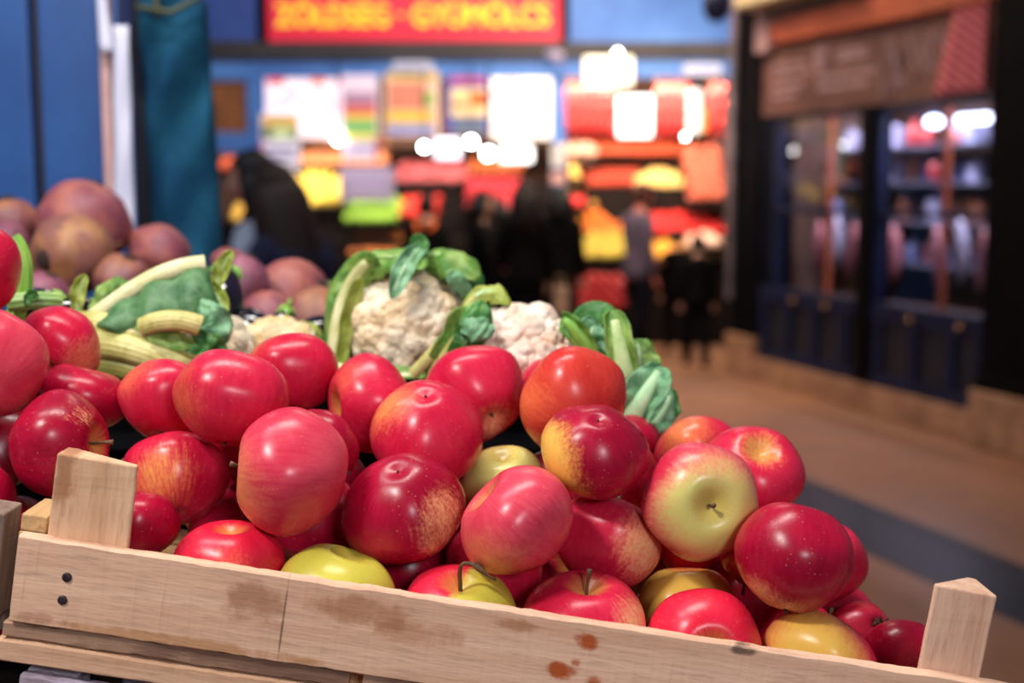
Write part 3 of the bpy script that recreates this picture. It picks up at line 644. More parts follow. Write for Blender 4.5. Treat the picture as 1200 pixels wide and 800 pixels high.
# ================================================================== VEGETABLES BEHIND
def leafmat(name, c1, c2, vein=S(190, 210, 150), rough=.5):
    if name in _mc: return _mc[name]
    m, nt, b = newmat(name)
    v = objco(nt); n1 = noisen(nt, v, 45, 4, .6)
    vo = N(nt, 'ShaderNodeTexVoronoi', i_Scale=75.0, feature='DISTANCE_TO_EDGE'); 
    w_ = N(nt, 'ShaderNodeVectorMath', operation='ADD'); nt.links.new(v, w_.inputs[0])
    nt.links.new(v, vo.inputs['Vector'])
    col = mixc(nt, sstep(nt, n1, .35, .68), c1, c2)
    col = mixc(nt, mth(nt, 'MULTIPLY', sstep(nt, vo.outputs['Distance'], .06, .0), .2), col, vein)
    nt.links.new(col, b.inputs['Base Color']); b.inputs['Roughness'].default_value = rough
    b.inputs['Subsurface Weight'].default_value = 0
    bump(nt, b, mth(nt, 'ADD', vo.outputs['Distance'], n1), .4, .002)
    tr = N(nt, 'ShaderNodeBsdfTranslucent'); nt.links.new(col, tr.inputs[0]); mx = N(nt, 'ShaderNodeMixShader'); mx.inputs[0].default_value = .22
    out = nt.nodes['Material Output']; nt.links.new(b.outputs[0], mx.inputs[1]); nt.links.new(tr.outputs[0], mx.inputs[2]); nt.links.new(mx.outputs[0], out.inputs[0])
    _mc[name] = m; return m
def ribmat(name, c1, c2, ends=None):
    if name in _mc: return _mc[name]
    m, nt, b = newmat(name); n1 = noisen(nt, objco(nt), 35, 3, .6); n2 = noisen(nt, objco(nt), 160, 3, .6)
    col = mixc(nt, sstep(nt, n1, .35, .65), c1, c2); col = mixc(nt, mth(nt, 'MULTIPLY', sstep(nt, n2, .5, .7), .25), col, tuple(x*.6 for x in c2))
    nt.links.new(col, b.inputs['Base Color']); b.inputs['Roughness'].default_value = .45
    _mc[name] = m; return m
LG = leafmat('mid green cabbage leaf', S(78, 138, 44), S(156, 188, 92)); LD = leafmat('deep green cabbage leaf', S(36, 104, 36), S(78, 146, 66)); LB = leafmat('bluish green leaf', S(96, 156, 106), S(140, 192, 144), S(206, 226, 200))
LY = leafmat('yellow green leaf', S(150, 168, 50), S(186, 196, 96)); LF = leafmat('dark green leaf blade', S(54, 104, 60), S(96, 142, 88), S(160, 190, 150))
RP = ribmat('pale green rib', S(196, 216, 150), S(160, 196, 116)); RY = ribmat('straw yellow stalk', S(212, 204, 132), S(170, 164, 84)); RW = ribmat('cream stalk', S(232, 226, 180), S(204, 204, 140)); RG = ribmat('bright green stalk', S(150, 196, 80), S(110, 168, 60))
RM = ribmat('mint rib', S(198, 222, 180), S(158, 200, 148))
def leaf(parent, pts, wid, nrm, mat, rib=None, ribw=.004, cup=.3, wave=.15, seed=0, w0=.25, w1=.35, fold=0, asym=0, nv=12, nu=26):
    """curved leaf blade on a bezier spine, wavy margin; pts are world points; nrm = side the upper face looks at"""
    sp = bez(*pts, n=nu); nrm = Vector(nrm).normalized(); g = MB()
    for i in range(nu+1):
        t = i/nu; p = sp[i]; tg = (sp[min(i+1, nu)]-sp[max(0, i-1)]).normalized()
        side = tg.cross(nrm).normalized(); nn = side.cross(tg).normalized()
        w_ = wid*(w0+(1-w0)*math.sin(min(1, t*1.5)*PI/2)) * (1-(1-w1)*max(0, (t-.55)/.45)**2)
        if t > .93: w_ *= math.sqrt(max(.05, (1-t)/.07*.85+.15))
        for j in range(nv+1):
            s = (j/nv*2-1); s2 = s+asym*(1-abs(s))
            w2 = w_*(1+.16*noise.noise(Vector((t*5+seed, s*.5, seed*3))))
            a = s*(1.0+fold)
            off = side*math.sin(a*1.1)/1.1*w2 + nn*(cup*w2*s*s + wave*w2*abs(s)*math.sin(t*15+seed*2+s*1.5) + .30*w2*noise.noise(Vector((t*6, s*2.2, seed*1.7))) + .12*w2*noise.noise(Vector((t*16, s*6, seed))))
            g.v.append(tuple(p+off))
    for i in range(nu):
        for j in range(nv): g.f.append((i*(nv+1)+j, (i+1)*(nv+1)+j, (i+1)*(nv+1)+j+1, i*(nv+1)+j+1))
    o = g.build('leaf', mat, parent, True, True, solid=.0009)
    if rib:
        r = MB(); n = len(sp); k = int(n*.92); rad = [ribw*(1-.72*(i/(n-1))**1.2) for i in range(k)]
        off = nrm*ribw*.30
        r.tube([p+off for p in sp[:k]], rad, 12, .55, nrm); rb = r.build('midrib', rib, o, True, False)
        rb.data.transform(wm(o).inverted())
    return o
def stalk(parent, pts, r0, r1, mat, ref=(0, -1, .3), grooves=7, flat=.6, cut=True, name='stalk'):
    sp = bez(*pts, n=18); g = MB(); ref = Vector(ref); nn = 42
    for i, p in enumerate(sp):
        t = (sp[min(i+1, 18)]-sp[max(i-1, 0)]).normalized(); a = (ref-t*ref.dot(t)).normalized(); b_ = t.cross(a); r = r0+(r1-r0)*i/18
        for k in range(nn):
            th = 2*PI*k/nn; rr2 = r*(1+.09*math.cos(grooves*2*th)*(1 if math.cos(th) > -.2 else .2))
            g.v.append(tuple(p+a*math.cos(th)*rr2*flat+b_*math.sin(th)*rr2))
    for i in range(18):
        for k in range(nn): g.f.append((i*nn+k, i*nn+(k+1) % nn, (i+1)*nn+(k+1) % nn, (i+1)*nn+k))
    o = g.build(name, mat, parent, True, True)
    c = MB()
    for s_i in (0, 18):
        c.add([g.v[s_i*nn+k] for k in range(nn)], [tuple(range(nn))])
    ce = c.build('cut_end', ribmat('cut stalk end', S(236, 224, 196), S(214, 190, 160)), o, False, False); ce.data.transform(wm(parent).inverted() if False else Matrix.Identity(4))
    ce.data.transform(wm(o).inverted())
    return o
# floret meshes
def curd_mat(name, c1, c2, spot):
    m, nt, b = newmat(name); tc = nt.nodes.new('ShaderNodeTexCoord')
    gm = nt.nodes.new('ShaderNodeNewGeometry')
    n1 = noisen(nt, gm.outputs['Position'], 38, 3, .55); n2 = noisen(nt, objco(nt), 300, 3, .6)
    col = mixc(nt, sstep(nt, n1, .38, .62), c1, c2); col = mixc(nt, mth(nt, 'MULTIPLY', sstep(nt, noisen(nt, gm.outputs['Position'], 62, 3, .5), .60, .72), .6), col, spot)
    nt.links.new(col, b.inputs['Base Color']); b.inputs['Roughness'].default_value = .75; b.inputs['Specular IOR Level'].default_value = .2
    b.inputs['Subsurface Weight'].default_value = .1; b.inputs['Subsurface Radius'].default_value = (.01, .008, .005); b.inputs['Subsurface Scale'].default_value = .5
    bump(nt, b, n2, .5, .0012)
    return m
def floret_mesh(name, mat, seed, npt=95, amp=.17):
    rs = random.Random(seed); bm = bmesh.new(); bmesh.ops.create_icosphere(bm, subdivisions=5, radius=1)
    pts = []
    for i in range(npt):
        z = 1-2*(i+.5)/npt; a = i*2.39996+rs.uniform(-.3, .3); r = math.sqrt(1-z*z); pts.append(Vector((math.cos(a)*r, math.sin(a)*r, z)))
    for v in bm.verts:
        ds = sorted((v.co-p).length for p in pts[:])[:2]; d = ds[0]; rad = .27
        v.co *= (1-amp+amp*math.sqrt(max(0, 1-(d/rad)**2))) + .035*noise.noise(v.co*11+Vector((seed, 0, 0)))
    me = bpy.data.meshes.new(name); bm.to_mesh(me); bm.free(); me.shade_smooth(); me.materials.append(mat); return me
def cauliflower(center, R, label, mat, seed, up=(0, -.35, 1), count=46, fsize=.34, squash=.85):
    root = empty('cauliflower', Vector(center)-Vector((0, 0, R*.6)), label=label, cat='cauliflower')
    ms = [floret_mesh('floret', mat, seed+k) for k in range(3)]; rs = random.Random(seed)
    upq = Vector((0, 0, 1)).rotation_difference(Vector(up).normalized())
    MB().ell(Vector(center), (R*.9, R*.9, R*.82), 24, 16).build('core', mat, root, True, True)
    for i in range(count):
        z = 1-1.45*(i+.5)/count; a = i*2.39996; r = math.sqrt(max(0, 1-z*z))
        d = upq @ Vector((math.cos(a)*r, math.sin(a)*r, z*squash)); s = R*fsize*rs.uniform(.85, 1.2)
        o = bpy.data.objects.new('floret', ms[i % 3]); COL.objects.link(o); o.parent = root
        o.location = Vector(center)+d*(R-s*.75)*rs.uniform(.96, 1.04)-root.location; o.scale = (s, s, s*rs.uniform(.85, 1)); o.rotation_euler = (rs.uniform(0, 6), rs.uniform(0, 6), rs.uniform(0, 6))
    return root
CW = curd_mat('white curd', S(250, 234, 206), S(240, 212, 170), S(206, 160, 116)); CC = curd_mat('cream curd', S(240, 218, 180), S(232, 196, 140), S(196, 140, 90))
def mid(px, py, rpx, Y): return P(px, py, Y), rpx/FPX*(Y+.0)
# large cauliflower, centre
Y1 = 1.14
c, R = mid(476, 382, 70, Y1)
c1 = cauliflower(c, R, 'large cauliflower in the centre with leaves curling over its top', CW, 3, up=(-.1, -.5, 1), count=44)
yf = Y1-.045; yb = Y1+.03
leaf(c1, (P(398, 428, Y1-.02), P(392, 370, Y1-.02), P(408, 318, Y1), P(440, 300, Y1-.03)), .020, (.1, -1, .0), LG, RW, .010, cup=-.35, wave=.12, seed=1, w0=.5)
leaf(c1, (P(412, 395, Y1), P(398, 330, Y1+.01), P(425, 285, Y1+.01), P(478, 306, Y1-.04)), .024, (-.3, -.7, .9), LG, RP, .003, cup=-.5, wave=.15, seed=2, w0=.5)
leaf(c1, (P(440, 322, Y1), P(458, 292, Y1), P(482, 292, Y1-.03), P(494, 316, Y1-.05)), .017, (0, -1, .6), LG, RP, .002, cup=-.5, wave=.25, seed=3, w0=.5)
leaf(c1, (P(492, 292, Y1-.02), P(478, 300, Y1-.05), P(468, 322, Y1-.062), P(459, 350, Y1-.066)), .011, (.2, -1, .3), LB, RM, .0015, cup=.4, wave=.3, seed=4, w0=.6, w1=.3)
leaf(c1, (P(478, 322, Y1+.02), P(498, 285, Y1), P(534, 296, Y1-.02), P(560, 326, Y1-.03)), .022, (.2, -.9, .8), LG, RP, .003, cup=-.5, wave=.12, seed=5, w0=.5)
leaf(c1, (P(520, 330, Y1+.02), P(520, 298, Y1+.0), P(548, 294, Y1-.01), P(566, 335, Y1-.01)), .020, (.6, -.6, .6), LD, RP, .0025, cup=-.4, wave=.15, seed=6, w0=.6)
leaf(c1, (P(488, 312, Y1+.01), P(486, 284, Y1), P(492, 278, Y1), P(500, 300, Y1-.02)), .010, (0, -1, .3), LD, None, cup=.3, wave=.3, seed=7, w0=.6)
leaf(c1, (P(548, 352, Y1-.03), P(544, 338, Y1-.045), P(534, 326, Y1-.05), P(524, 322, Y1-.05)), .010, (-.2, -1, .3), LB, None, cup=-.2, wave=.1, seed=8, w0=.7)
leaf(c1, (P(396, 432, Y1-.03), P(406, 390, Y1-.03), P(410, 345, Y1-.02), P(424, 325, Y1-.03)), .010, (.5, -1, .2), LY, None, cup=.4, wave=.25, seed=9, w0=.6)
leaf(c1, (P(388, 425, Y1-.02), P(420, 445, Y1-.07), P(470, 440, Y1-.08), P(500, 440, Y1-.07)), .012, (0, -.6, 1), LG, RW, .004, cup=.4, wave=.05, seed=10)
# right cauliflower
Y2 = 1.06
c, R = mid(612, 424, 74, Y2)
c2 = cauliflower(c, R, 'second cauliflower right of centre, pinkish white with a brownish middle', curd_mat('pinkish white curd', S(248, 232, 216), S(236, 206, 184), S(200, 140, 98)), 9, up=(.1, -.3, 1))
stalk(c2, (P(484, 438, Y2-.03), P(505, 418, Y2-.04), P(535, 380, Y2-.04), P(556, 348, Y2-.02)), .0050, .0032, RY, name='leaf_stalk')
leaf(c2, (P(506, 440, Y2-.03), P(525, 415, Y2-.045), P(545, 380, Y2-.045), P(562, 352, Y2-.03)), .016, (-.4, -1, .1), LG, RY, .0055, cup=.5, wave=.25, seed=12, w0=.5)
leaf(c2, (P(530, 420, Y2-.045), P(548, 402, Y2-.055), P(562, 380, Y2-.055), P(566, 352, Y2-.04)), .017, (.2, -1, .2), LD, None, cup=-.3, wave=.2, seed=13, w0=.5)
leaf(c2, (P(545, 375, Y2-.05), P(556, 380, Y2-.06), P(568, 385, Y2-.062), P(574, 396, Y2-.06)), .014, (.1, -1, .5), LB, None, cup=-.4, wave=.15, seed=14, w0=.8, w1=.5)
leaf(c2, (P(545, 362, Y2), P(560, 338, Y2), P(582, 332, Y2), P(596, 358, Y2-.01)), .012, (0, -.8, .8), LY, RM, .002, cup=-.3, wave=.2, seed=15, w0=.6)
# leafy cauliflower behind at the right end
Y3 = 1.02
c, R = mid(728, 482, 56, Y3+.03)
c3 = cauliflower(c, R, 'leafy cauliflower at the right end, nearly all outer leaves and pale ribs', CW, 17, up=(0, .3, 1), count=30)
leaf(c3, (P(706, 440, Y3), P(684, 395, Y3-.01), P(666, 375, Y3-.01), P(658, 374, Y3)), .012, (-.3, -1, .2), LG, RG, .007, cup=.3, wave=.1, seed=21, w0=.5)
leaf(c3, (P(700, 430, Y3+.03), P(690, 385, Y3+.03), P(690, 365, Y3+.03), P(716, 372, Y3+.01)), .022, (0, -1, .5), LD, None, cup=-.3, wave=.15, seed=22, w0=.6)
leaf(c3, (P(700, 445, Y3+.01), P(690, 410, Y3), P(688, 385, Y3), P(700, 378, Y3+.01)), .018, (-.1, -1, .2), LB, RM, .002, cup=.3, wave=.2, seed=23, w0=.7)
leaf(c3, (P(742, 480, Y3-.01), P(732, 440, Y3-.03), P(724, 395, Y3-.02), P(718, 364, Y3-.01)), .014, (0, -1, .1), LG, RP, .0095, cup=.6, wave=.08, seed=24, w0=.8, w1=.6)
leaf(c3, (P(740, 470, Y3+.01), P(748, 430, Y3), P(752, 412, Y3), P(744, 398, Y3+.01)), .018, (.4, -1, .2), LG, RM, .0035, cup=.3, wave=.12, seed=25, w0=.6)
leaf(c3, (P(734, 500, Y3-.03), P(748, 478, Y3-.045), P(764, 448, Y3-.04), P(776, 430, Y3-.02)), .020, (-.2, -1, .3), LB, RM, .0085, cup=.4, wave=.12, seed=26, w0=.7)
leaf(c3, (P(748, 520, Y3-.02), P(766, 495, Y3-.02), P(786, 480, Y3-.01), P(784, 456, Y3)), .016, (.3, -1, .2), LB, RM, .004, cup=-.4, wave=.2, seed=27, w0=.6)
leaf(c3, (P(772, 500, Y3-.0), P(784, 484, Y3), P(790, 470, Y3), P(778, 456, Y3+.01)), .010, (.3, -1, .2), LD, None, cup=.4, wave=.3, seed=28, w0=.6)
leaf(c3, (P(740, 525, Y3-.03), P(760, 512, Y3-.04), P(778, 504, Y3-.03), P(792, 500, Y3-.01)), .013, (0, -1, .6), LB, RM, .004, cup=-.2, wave=.2, seed=29, w0=.7)
leaf(c3, (P(744, 500, Y3-.045), P(748, 505, Y3-.05), P(752, 500, Y3-.05), P(756, 495, Y3-.045)), .007, (0, -1, .4), LD, None, cup=.3, wave=.3, seed=30, w0=.8)
c, R = mid(775, 535, 22, 1.03); cauliflower(c, R, 'small bit of pale cauliflower curd under the leaves at the right end', CC, 23, count=14, fsize=.45)
# cream cauliflower low behind the apples, left of centre
c, R = mid(322, 424, 58, 1.16)
c4 = cauliflower(c+Vector((0, 0, 0)), R, 'low cream cauliflower behind the back apple, left of centre', CC, 31, up=(0, -.2, 1), squash=.8)
leaf(c4, (P(355, 430, 1.14), P(372, 420, 1.13), P(385, 405, 1.13), P(392, 395, 1.14)), .014, (0, -1, .5), LG, RP, .003, cup=.3, wave=.1, seed=33, w0=.6)
leaf(c4, (P(364, 420, 1.17), P(372, 400, 1.17), P(366, 385, 1.17), P(350, 380, 1.16)), .012, (0, -1, .7), LY, None, cup=-.3, wave=.15, seed=34, w0=.6)
# cauliflower lying at the left with long cut stalks
Y5 = 1.06
c, R = mid(254, 408, 46, Y5+.04)
c5 = cauliflower(c, R, 'cauliflower at the left lying on its side, long cut stalks pointing at it', CW, 41, up=(.4, -.3, 1), count=30)
stalk(c5, (P(92, 384, Y5-.02), P(140, 378, Y5-.035), P(190, 402, Y5-.04), P(240, 426, Y5-.03)), .0125, .0085, RY, name='leaf_stalk')
stalk(c5, (P(96, 402, Y5-.03), P(140, 400, Y5-.045), P(180, 418, Y5-.05), P(226, 436, Y5-.045)), .0115, .0085, RY, name='leaf_stalk')
stalk(c5, (P(100, 425, Y5-.03), P(140, 425, Y5-.04), P(165, 435, Y5-.045), P(200, 450, Y5-.045)), .0110, .008, ribmat('olive stalk', S(170, 160, 84), S(130, 130, 60)), name='leaf_stalk')
stalk(c5, (P(100, 376, Y5-.01), P(140, 352, Y5-.02), P(178, 312, Y5-.015), P(240, 309, Y5)), .0060, .0068, RW, name='leaf_stalk')
g = MB()
top = bez(P(112, 372, Y5-.012), P(150, 346, Y5-.018), P(180, 316, Y5-.014), P(244, 312, Y5), n=22); bot = bez(P(120, 386, Y5-.035), P(160, 398, Y5-.045), P(225, 398, Y5-.04), P(262, 362, Y5-.015), n=22)
g.grid(22, 10, lambda a, b_: top[round(a*22)].lerp(bot[round(a*22)], b_) + Vector((0, -.012*math.sin(b_*PI)+.004*math.sin(a*19+b_*3), .0025*math.sin(a*23)*b_)))
g.build('leaf', LF, c5, True, True, solid=.001)
stalk(c5, (P(166, 384, Y5-.055), P(190, 372, Y5-.065), P(215, 374, Y5-.065), P(234, 382, Y5-.06)), .0075, .0080, RY, name='leaf_stalk')
leaf(c5, (P(160, 380, Y5-.05), P(185, 395, Y5-.06), P(210, 402, Y5-.06), P(238, 404, Y5-.055)), .010, (0, -1, .1), LG, None, cup=.3, wave=.25, seed=42, w0=.5)
leaf(c5, (P(232, 362, Y5-.045), P(250, 365, Y5-.05), P(258, 385, Y5-.05), P(252, 406, Y5-.05)), .016, (.1, -1, .2), LB, None, cup=-.2, wave=.35, seed=43, w0=.7)
leaf(c5, (P(224, 402, Y5-.055), P(238, 400, Y5-.06), P(250, 405, Y5-.06), P(262, 420, Y5-.055)), .014, (.1, -1, .3), LD, None, cup=.2, wave=.3, seed=44, w0=.8)
leaf(c5, (P(92, 372, Y5), P(88, 355, Y5), P(96, 335, Y5), P(100, 322, Y5)), .008, (0, -1, .1), LY, RP, .002, cup=.5, wave=.2, seed=45, w0=.6)
leaf(c5, (P(110, 365, Y5+.02), P(120, 345, Y5+.02), P(135, 332, Y5+.02), P(150, 340, Y5+.02)), .014, (0, -1, .3), LG, None, cup=-.3, wave=.2, seed=46, w0=.6)
leaf(c5, (P(244, 330, Y5+.01), P(252, 345, Y5), P(262, 350, Y5-.01), P(262, 375, Y5-.02)), .010, (0, -1, .1), LY, RP, .002, cup=.4, wave=.2, seed=47, w0=.6)
leaf(c5, (P(252, 340, Y5+.03), P(256, 325, Y5+.03), P(262, 310, Y5+.03), P(272, 294, Y5+.03)), .009, (0, -1, .1), LY, RP, .002, cup=.5, wave=.2, seed=48, w0=.6)
# green curved leaf stalk at far left
gs = empty('leaf_cutting', P(20, 372, 1.0), label='bent green stalk cutting standing beside the topmost apple at left edge', cat='stalk')
stalk(gs, (P(16, 372, 1.0), P(30, 350, 1.0), P(34, 300, 1.0), P(14, 280, 1.0)), .0075, .0065, RG, grooves=4)
stalk(gs, (P(10, 355, .99), P(30, 352, .99), P(50, 350, .99), P(72, 353, 1.0)), .0070, .0062, ribmat('dull green stalk', S(150, 180, 100), S(110, 150, 74)), grooves=4)
leaf(gs, (P(30, 358, .985), P(34, 345, .985), P(40, 342, .985), P(42, 352, .985)), .006, (0, -1, .1), LD, None, cup=.3, wave=.3, seed=50)

# aubergines
aub_m = plain('glossy aubergine skin', S(26, 14, 34), S(14, 8, 20), .12, 40, spec=.7, coat=.6)
def aubergine(c, R, ax, label):
    ax = Vector(ax).normalized(); q = Vector((0, 0, 1)).rotation_difference(ax)
    r = empty('aubergine', c, q.to_euler(), label=label, cat='aubergine')
    MB().ell((0, 0, 0), R, 24, 16, fn=lambda p: Vector((p.x*(1-.22*p.z), p.y*(1-.22*p.z), p.z*1.5))).build('skin', aub_m, r, True)
    t = MB(); t.tube([(0, 0, R*1.38), (0, 0, R*1.7), (R*.1, 0, R*2.1)], [R*.16, R*.13, R*.15], 8)
    for k in range(5):
        a = k*2*PI/5; cc, ss = math.cos(a), math.sin(a)
        t.tube([(0, 0, R*1.5), (cc*R*.45, ss*R*.45, R*1.38), (cc*R*.72, ss*R*.72, R*1.0)], [R*.16, R*.16, R*.02], 6)
    t.build('calyx', RG, r, True)
aubergine(P(375, 388, 1.22), .016, (.7, .4, .3), 'dark glossy aubergine between the low cream cauliflower and the large one')
aubergine(P(288, 382, 1.26), .020, (-.6, .5, .2), 'dark glossy aubergine behind the white side of the left cauliflower')
aubergine(P(330, 384, 1.28), .015, (.3, -.2, .9), 'dark aubergine with a green cap behind the low cream cauliflower')
aubergine(P(44, 358, 1.10), .016, (.6, .6, .1), 'dark glossy aubergine above the green cutting at the left edge')
aubergine(P(84, 368, 1.12), .017, (.8, .3, .1), 'dark glossy aubergine just left of the cut cauliflower stalks')
aubergine(P(258, 350, 1.25), .024, (.1, .6, .9), 'black aubergine standing behind the tip of the left cauliflower leaf')

# beetroots
def beetmat(name, c1, c2, c3):
    m, nt, b = newmat(name); v = objco(nt); n1 = noisen(nt, v, 22, 3, .55); n2 = noisen(nt, objco(nt, (1, 1, 5)), 55, 4, .6)
    col = mixc(nt, sstep(nt, n1, .38, .62), c1, c2); col = mixc(nt, mth(nt, 'MULTIPLY', sstep(nt, n2, .5, .7), .55), col, c3)
    nt.links.new(col, b.inputs['Base Color']); b.inputs['Roughness'].default_value = .5; bump(nt, b, n2, .4, .002); return m
BM = [beetmat('brown beet skin', S(164, 104, 72), S(126, 72, 76), S(98, 62, 44)), beetmat('purple beet skin', S(150, 84, 104), S(120, 66, 84), S(100, 60, 54)), beetmat('rosy beet skin', S(170, 96, 84), S(136, 70, 84), S(110, 66, 50)), beetmat('ochre beet skin', S(176, 122, 74), S(136, 84, 76), S(110, 72, 46))]
crown_m = plain('dark beet crown', S(62, 40, 32), S(36, 24, 20), .9, 80)
def beet(px, py, rpx, Y, mi, axis, label, rz=.9, seed=0):
    R = rpx/FPX*Y; ax = Vector((axis[0], -axis[2], axis[1])).normalized(); q = Vector((0, 0, 1)).rotation_difference(ax)
    r = empty('beetroot', P(px, py, Y), q.to_euler(), label=label, cat='beetroot')
    def fn(p):
        k = 1+.10*noise.noise(p*1.6+Vector((seed*3.3, 0, 0)))+.03*noise.noise(p*5+Vector((seed, 2, 0))); z = p.z*rz
        if p.z < -.75: z -= (-.75-p.z)*1.2
        return Vector((p.x*k, p.y*k, z*k))
    MB().ell((0, 0, 0), R, 28, 20, fn=fn).build('skin', BM[mi], r, True)
    t = MB(); t.tube([(0, 0, R*rz*.90), (0, 0, R*rz*1.03), (0, 0, R*rz*1.07)], [R*.30, R*.22, R*.10], 12); t.build('crown', crown_m, r, True)
    t = MB(); t.tube(bez((0, 0, -R*1.1*rz), (0, 0, -R*1.3), (R*.1, 0, -R*1.4), (R*.2, 0, -R*1.55), 5), [R*.10, R*.07, R*.05, R*.035, R*.02, R*.01], 6); t.build('root', BM[mi], r, True)
beet(98, 262, 54, 1.58, 2, (.2, .9, -.3), 'largest rosy brown beetroot on top of the pile at left', seed=1)
beet(84, 298, 49, 1.47, 3, (-.45, -.1, .9), 'ochre brown beetroot with a dark crown facing forward, below the largest one', seed=2)
beet(12, 262, 34, 1.58, 0, (0, .9, .2), 'brown beetroot at the left edge of the pile', seed=3)
beet(2, 290, 32, 1.50, 1, (-.5, .6, .2), 'dull purple beetroot low at the left edge', seed=4)
beet(186, 296, 37, 1.60, 2, (.3, .8, -.3), 'rosy beetroot at the foot of the white post', seed=5)
beet(143, 328, 33, 1.42, 0, (.3, .7, .1), 'small brown beetroot behind the pale cauliflower stalk', seed=6)
beet(50, 352, 36, 1.40, 1, (.3, .7, .1), 'purple beetroot in shadow under the ochre one', seed=7)
beet(215, 338, 33, 1.50, 1, (.3, .7, -.4), 'purple beetroot hidden behind the left cauliflower leaf', seed=8)
beet(283, 336, 32, 1.42, 1, (.25, .9, .1), 'narrow purple pink beetroot just right of the upright leaf tip', rz=1.2, seed=9)
beet(342, 348, 45, 1.50, 2, (.8, .2, .3), 'rosy purple beetroot behind the low cream cauliflower', rz=1.0, seed=10)
beet(312, 378, 38, 1.40, 2, (-.6, .3, .3), 'reddish brown beetroot low between the purple pink ones', seed=11)
beet(372, 372, 37, 1.42, 0, (.8, .1, .3), 'brownish beetroot left of the large cauliflower, under the others', rz=1.0, seed=12)
beet(396, 384, 30, 1.45, 2, (.7, .4, .2), 'pale brown beetroot half hidden by the rib of the large cauliflower', seed=13)
beet(268, 308, 20, 1.62, 2, (.2, .8, 0), 'small rosy beetroot at the back beside the teal cloth', seed=14)
beet(300, 400, 30, 1.36, 1, (0, .8, 0), 'purple beetroot under the reddish brown one', seed=15)
beet(262, 348, 32, 1.62, 1, (0, .8, .1), 'purple beetroot in shadow under the small rosy one at the back', seed=16)
# pale green lettuce behind
lt = empty('lettuce', P(400, 352, 1.8), label='pale green lettuce behind the beetroots, left of the large cauliflower', cat='lettuce')
for k in range(8):
    a = k*.8; b0 = P(398, 352, 1.8)
    leaf(lt, (b0, b0+Vector((math.cos(a)*.015, math.sin(a)*.02, .01)), b0+Vector((math.cos(a)*.03, math.sin(a)*.03, .016)), b0+Vector((math.cos(a)*.05, math.sin(a)*.04, .012))), .018, (0, -.3, 1), leafmat('pale lettuce leaf', S(160, 190, 90), S(190, 210, 120)), None, cup=.3, wave=.3, seed=60+k, nv=8, nu=12)

# raised boxes that carry the vegetables (under and behind the heap)
blackcr = plain('black plastic crate', S(10, 10, 12), S(6, 6, 8), .9, 12, spec=.03)
def vegbox(x0, x1, y0, y1, z0, z1, label):
    b_ = empty('vegetable_crate', ((x0+x1)/2, (y0+y1)/2, z0), label=label, cat='crate')
    w2, d2, h = (x1-x0)/2, (y1-y0)/2, z1-z0; t = .008
    MB().box((-w2, -d2, 0), (w2, d2, h-.035)).build('base', blackcr, b_)
    for a, e in (((-w2, -d2, h-.035), (w2, -d2+t, h)), ((-w2, d2-t, h-.035), (w2, d2, h)), ((-w2, -d2+t, h-.035), (-w2+t, d2-t, h)), ((w2-t, -d2+t, h-.035), (w2, d2-t, h))):
        MB().box(a, e).build('side_wall', blackcr, b_, bevel=.002)
vegbox(-.45, .105, 1.03, 1.30, 1.14, 1.335, 'black crate hidden behind the apples under the cauliflowers')
vegbox(-.62, -.12, 1.32, 1.75, 1.14, 1.355, 'black crate under the beetroots at the left')
rt = empty('rear_counter', (-.2, 1.5, 0), label='dark counter behind the apple heap carrying the vegetable crates', cat='counter')
MB().box((-.6, -.34, 1.09), (.30, .5, 1.138)).build('top_board', darkw, rt, bevel=.003)
for x in (-.55, .25):
    for y in (-.30, .45): MB().box((x-.02, y-.02, 0), (x+.02, y+.02, 1.09)).build('leg', black, rt)

# ================================================================== BLUE STALL WALL, WHITE POST, TEAL CLOTH
blue = plain('blue painted steel', S(44, 92, 158), S(34, 74, 136), .45, 3, bmp=.05)
YW = 2.05
def slab(px0, px1, Y, z0, z1, t):
    a, b_ = P(px0, 218, Y), P(px1, 218, Y)
    return MB().box((a.x, Y, z0), (b_.x, Y+t, z1))
bw = empty('wall_left', (P(60, 218, YW).x, YW, 0), kind='structure')
slab(-140, 40, YW, 0, 2.3, .04).build('steel_panel', blue, bw, False, True, bevel=.004)
slab(52, 146, YW, 0, 2.3, .04).build('steel_panel', blue, bw, False, True, bevel=.004)
slab(38, 54, YW+.025, 0, 2.3, .03).build('panel_joint', plain('dark brown joint', S(46, 36, 40)), bw, False, True)
# white corner post with paper wrapped round it
wp = empty('corner_pole', (P(134, 218, 1.95).x, 1.95, 0), label='pinkish white wooden pole wrapped in white paper before the blue steel wall', cat='pole')
g = MB(); a = P(122, 218, 1.95).x; b_ = P(134, 218, 1.95).x; g.box((a, 1.95, 0), (b_, 1.975, 2.3)); g.build('pole', plain('pinkish painted timber', S(216, 172, 166), S(196, 150, 146), .6, 12), wp, False, True, bevel=.003)
a0, a1 = P(132, 30, 1.94), P(151, 30, 1.94); b0, b1 = P(134, 272, 1.94), P(158, 272, 1.94)
g = MB().grid(8, 20, lambda s, t: (a0.lerp(a1, s)).lerp(b0.lerp(b1, s), t)+Vector((0, -.006*math.sin(s*PI)+.002*math.sin(t*14+s*3), 0)))
paperm = plain('white paper sheet', S(232, 232, 250), S(214, 212, 236), .7, 9)
g.build('paper_wrap', paperm, wp, True, True, solid=.001)
a0, a1 = P(113, -20, 1.94), P(124, -20, 1.94); b0, b1 = P(118, 62, 1.94), P(134, 62, 1.94)
g = MB().grid(6, 8, lambda s, t: (a0.lerp(a1, s)).lerp(b0.lerp(b1, s), t)+Vector((0, -.004*math.sin(s*PI)-.004, 0)))
g.build('paper_strip', paperm, wp, True, True, solid=.001)
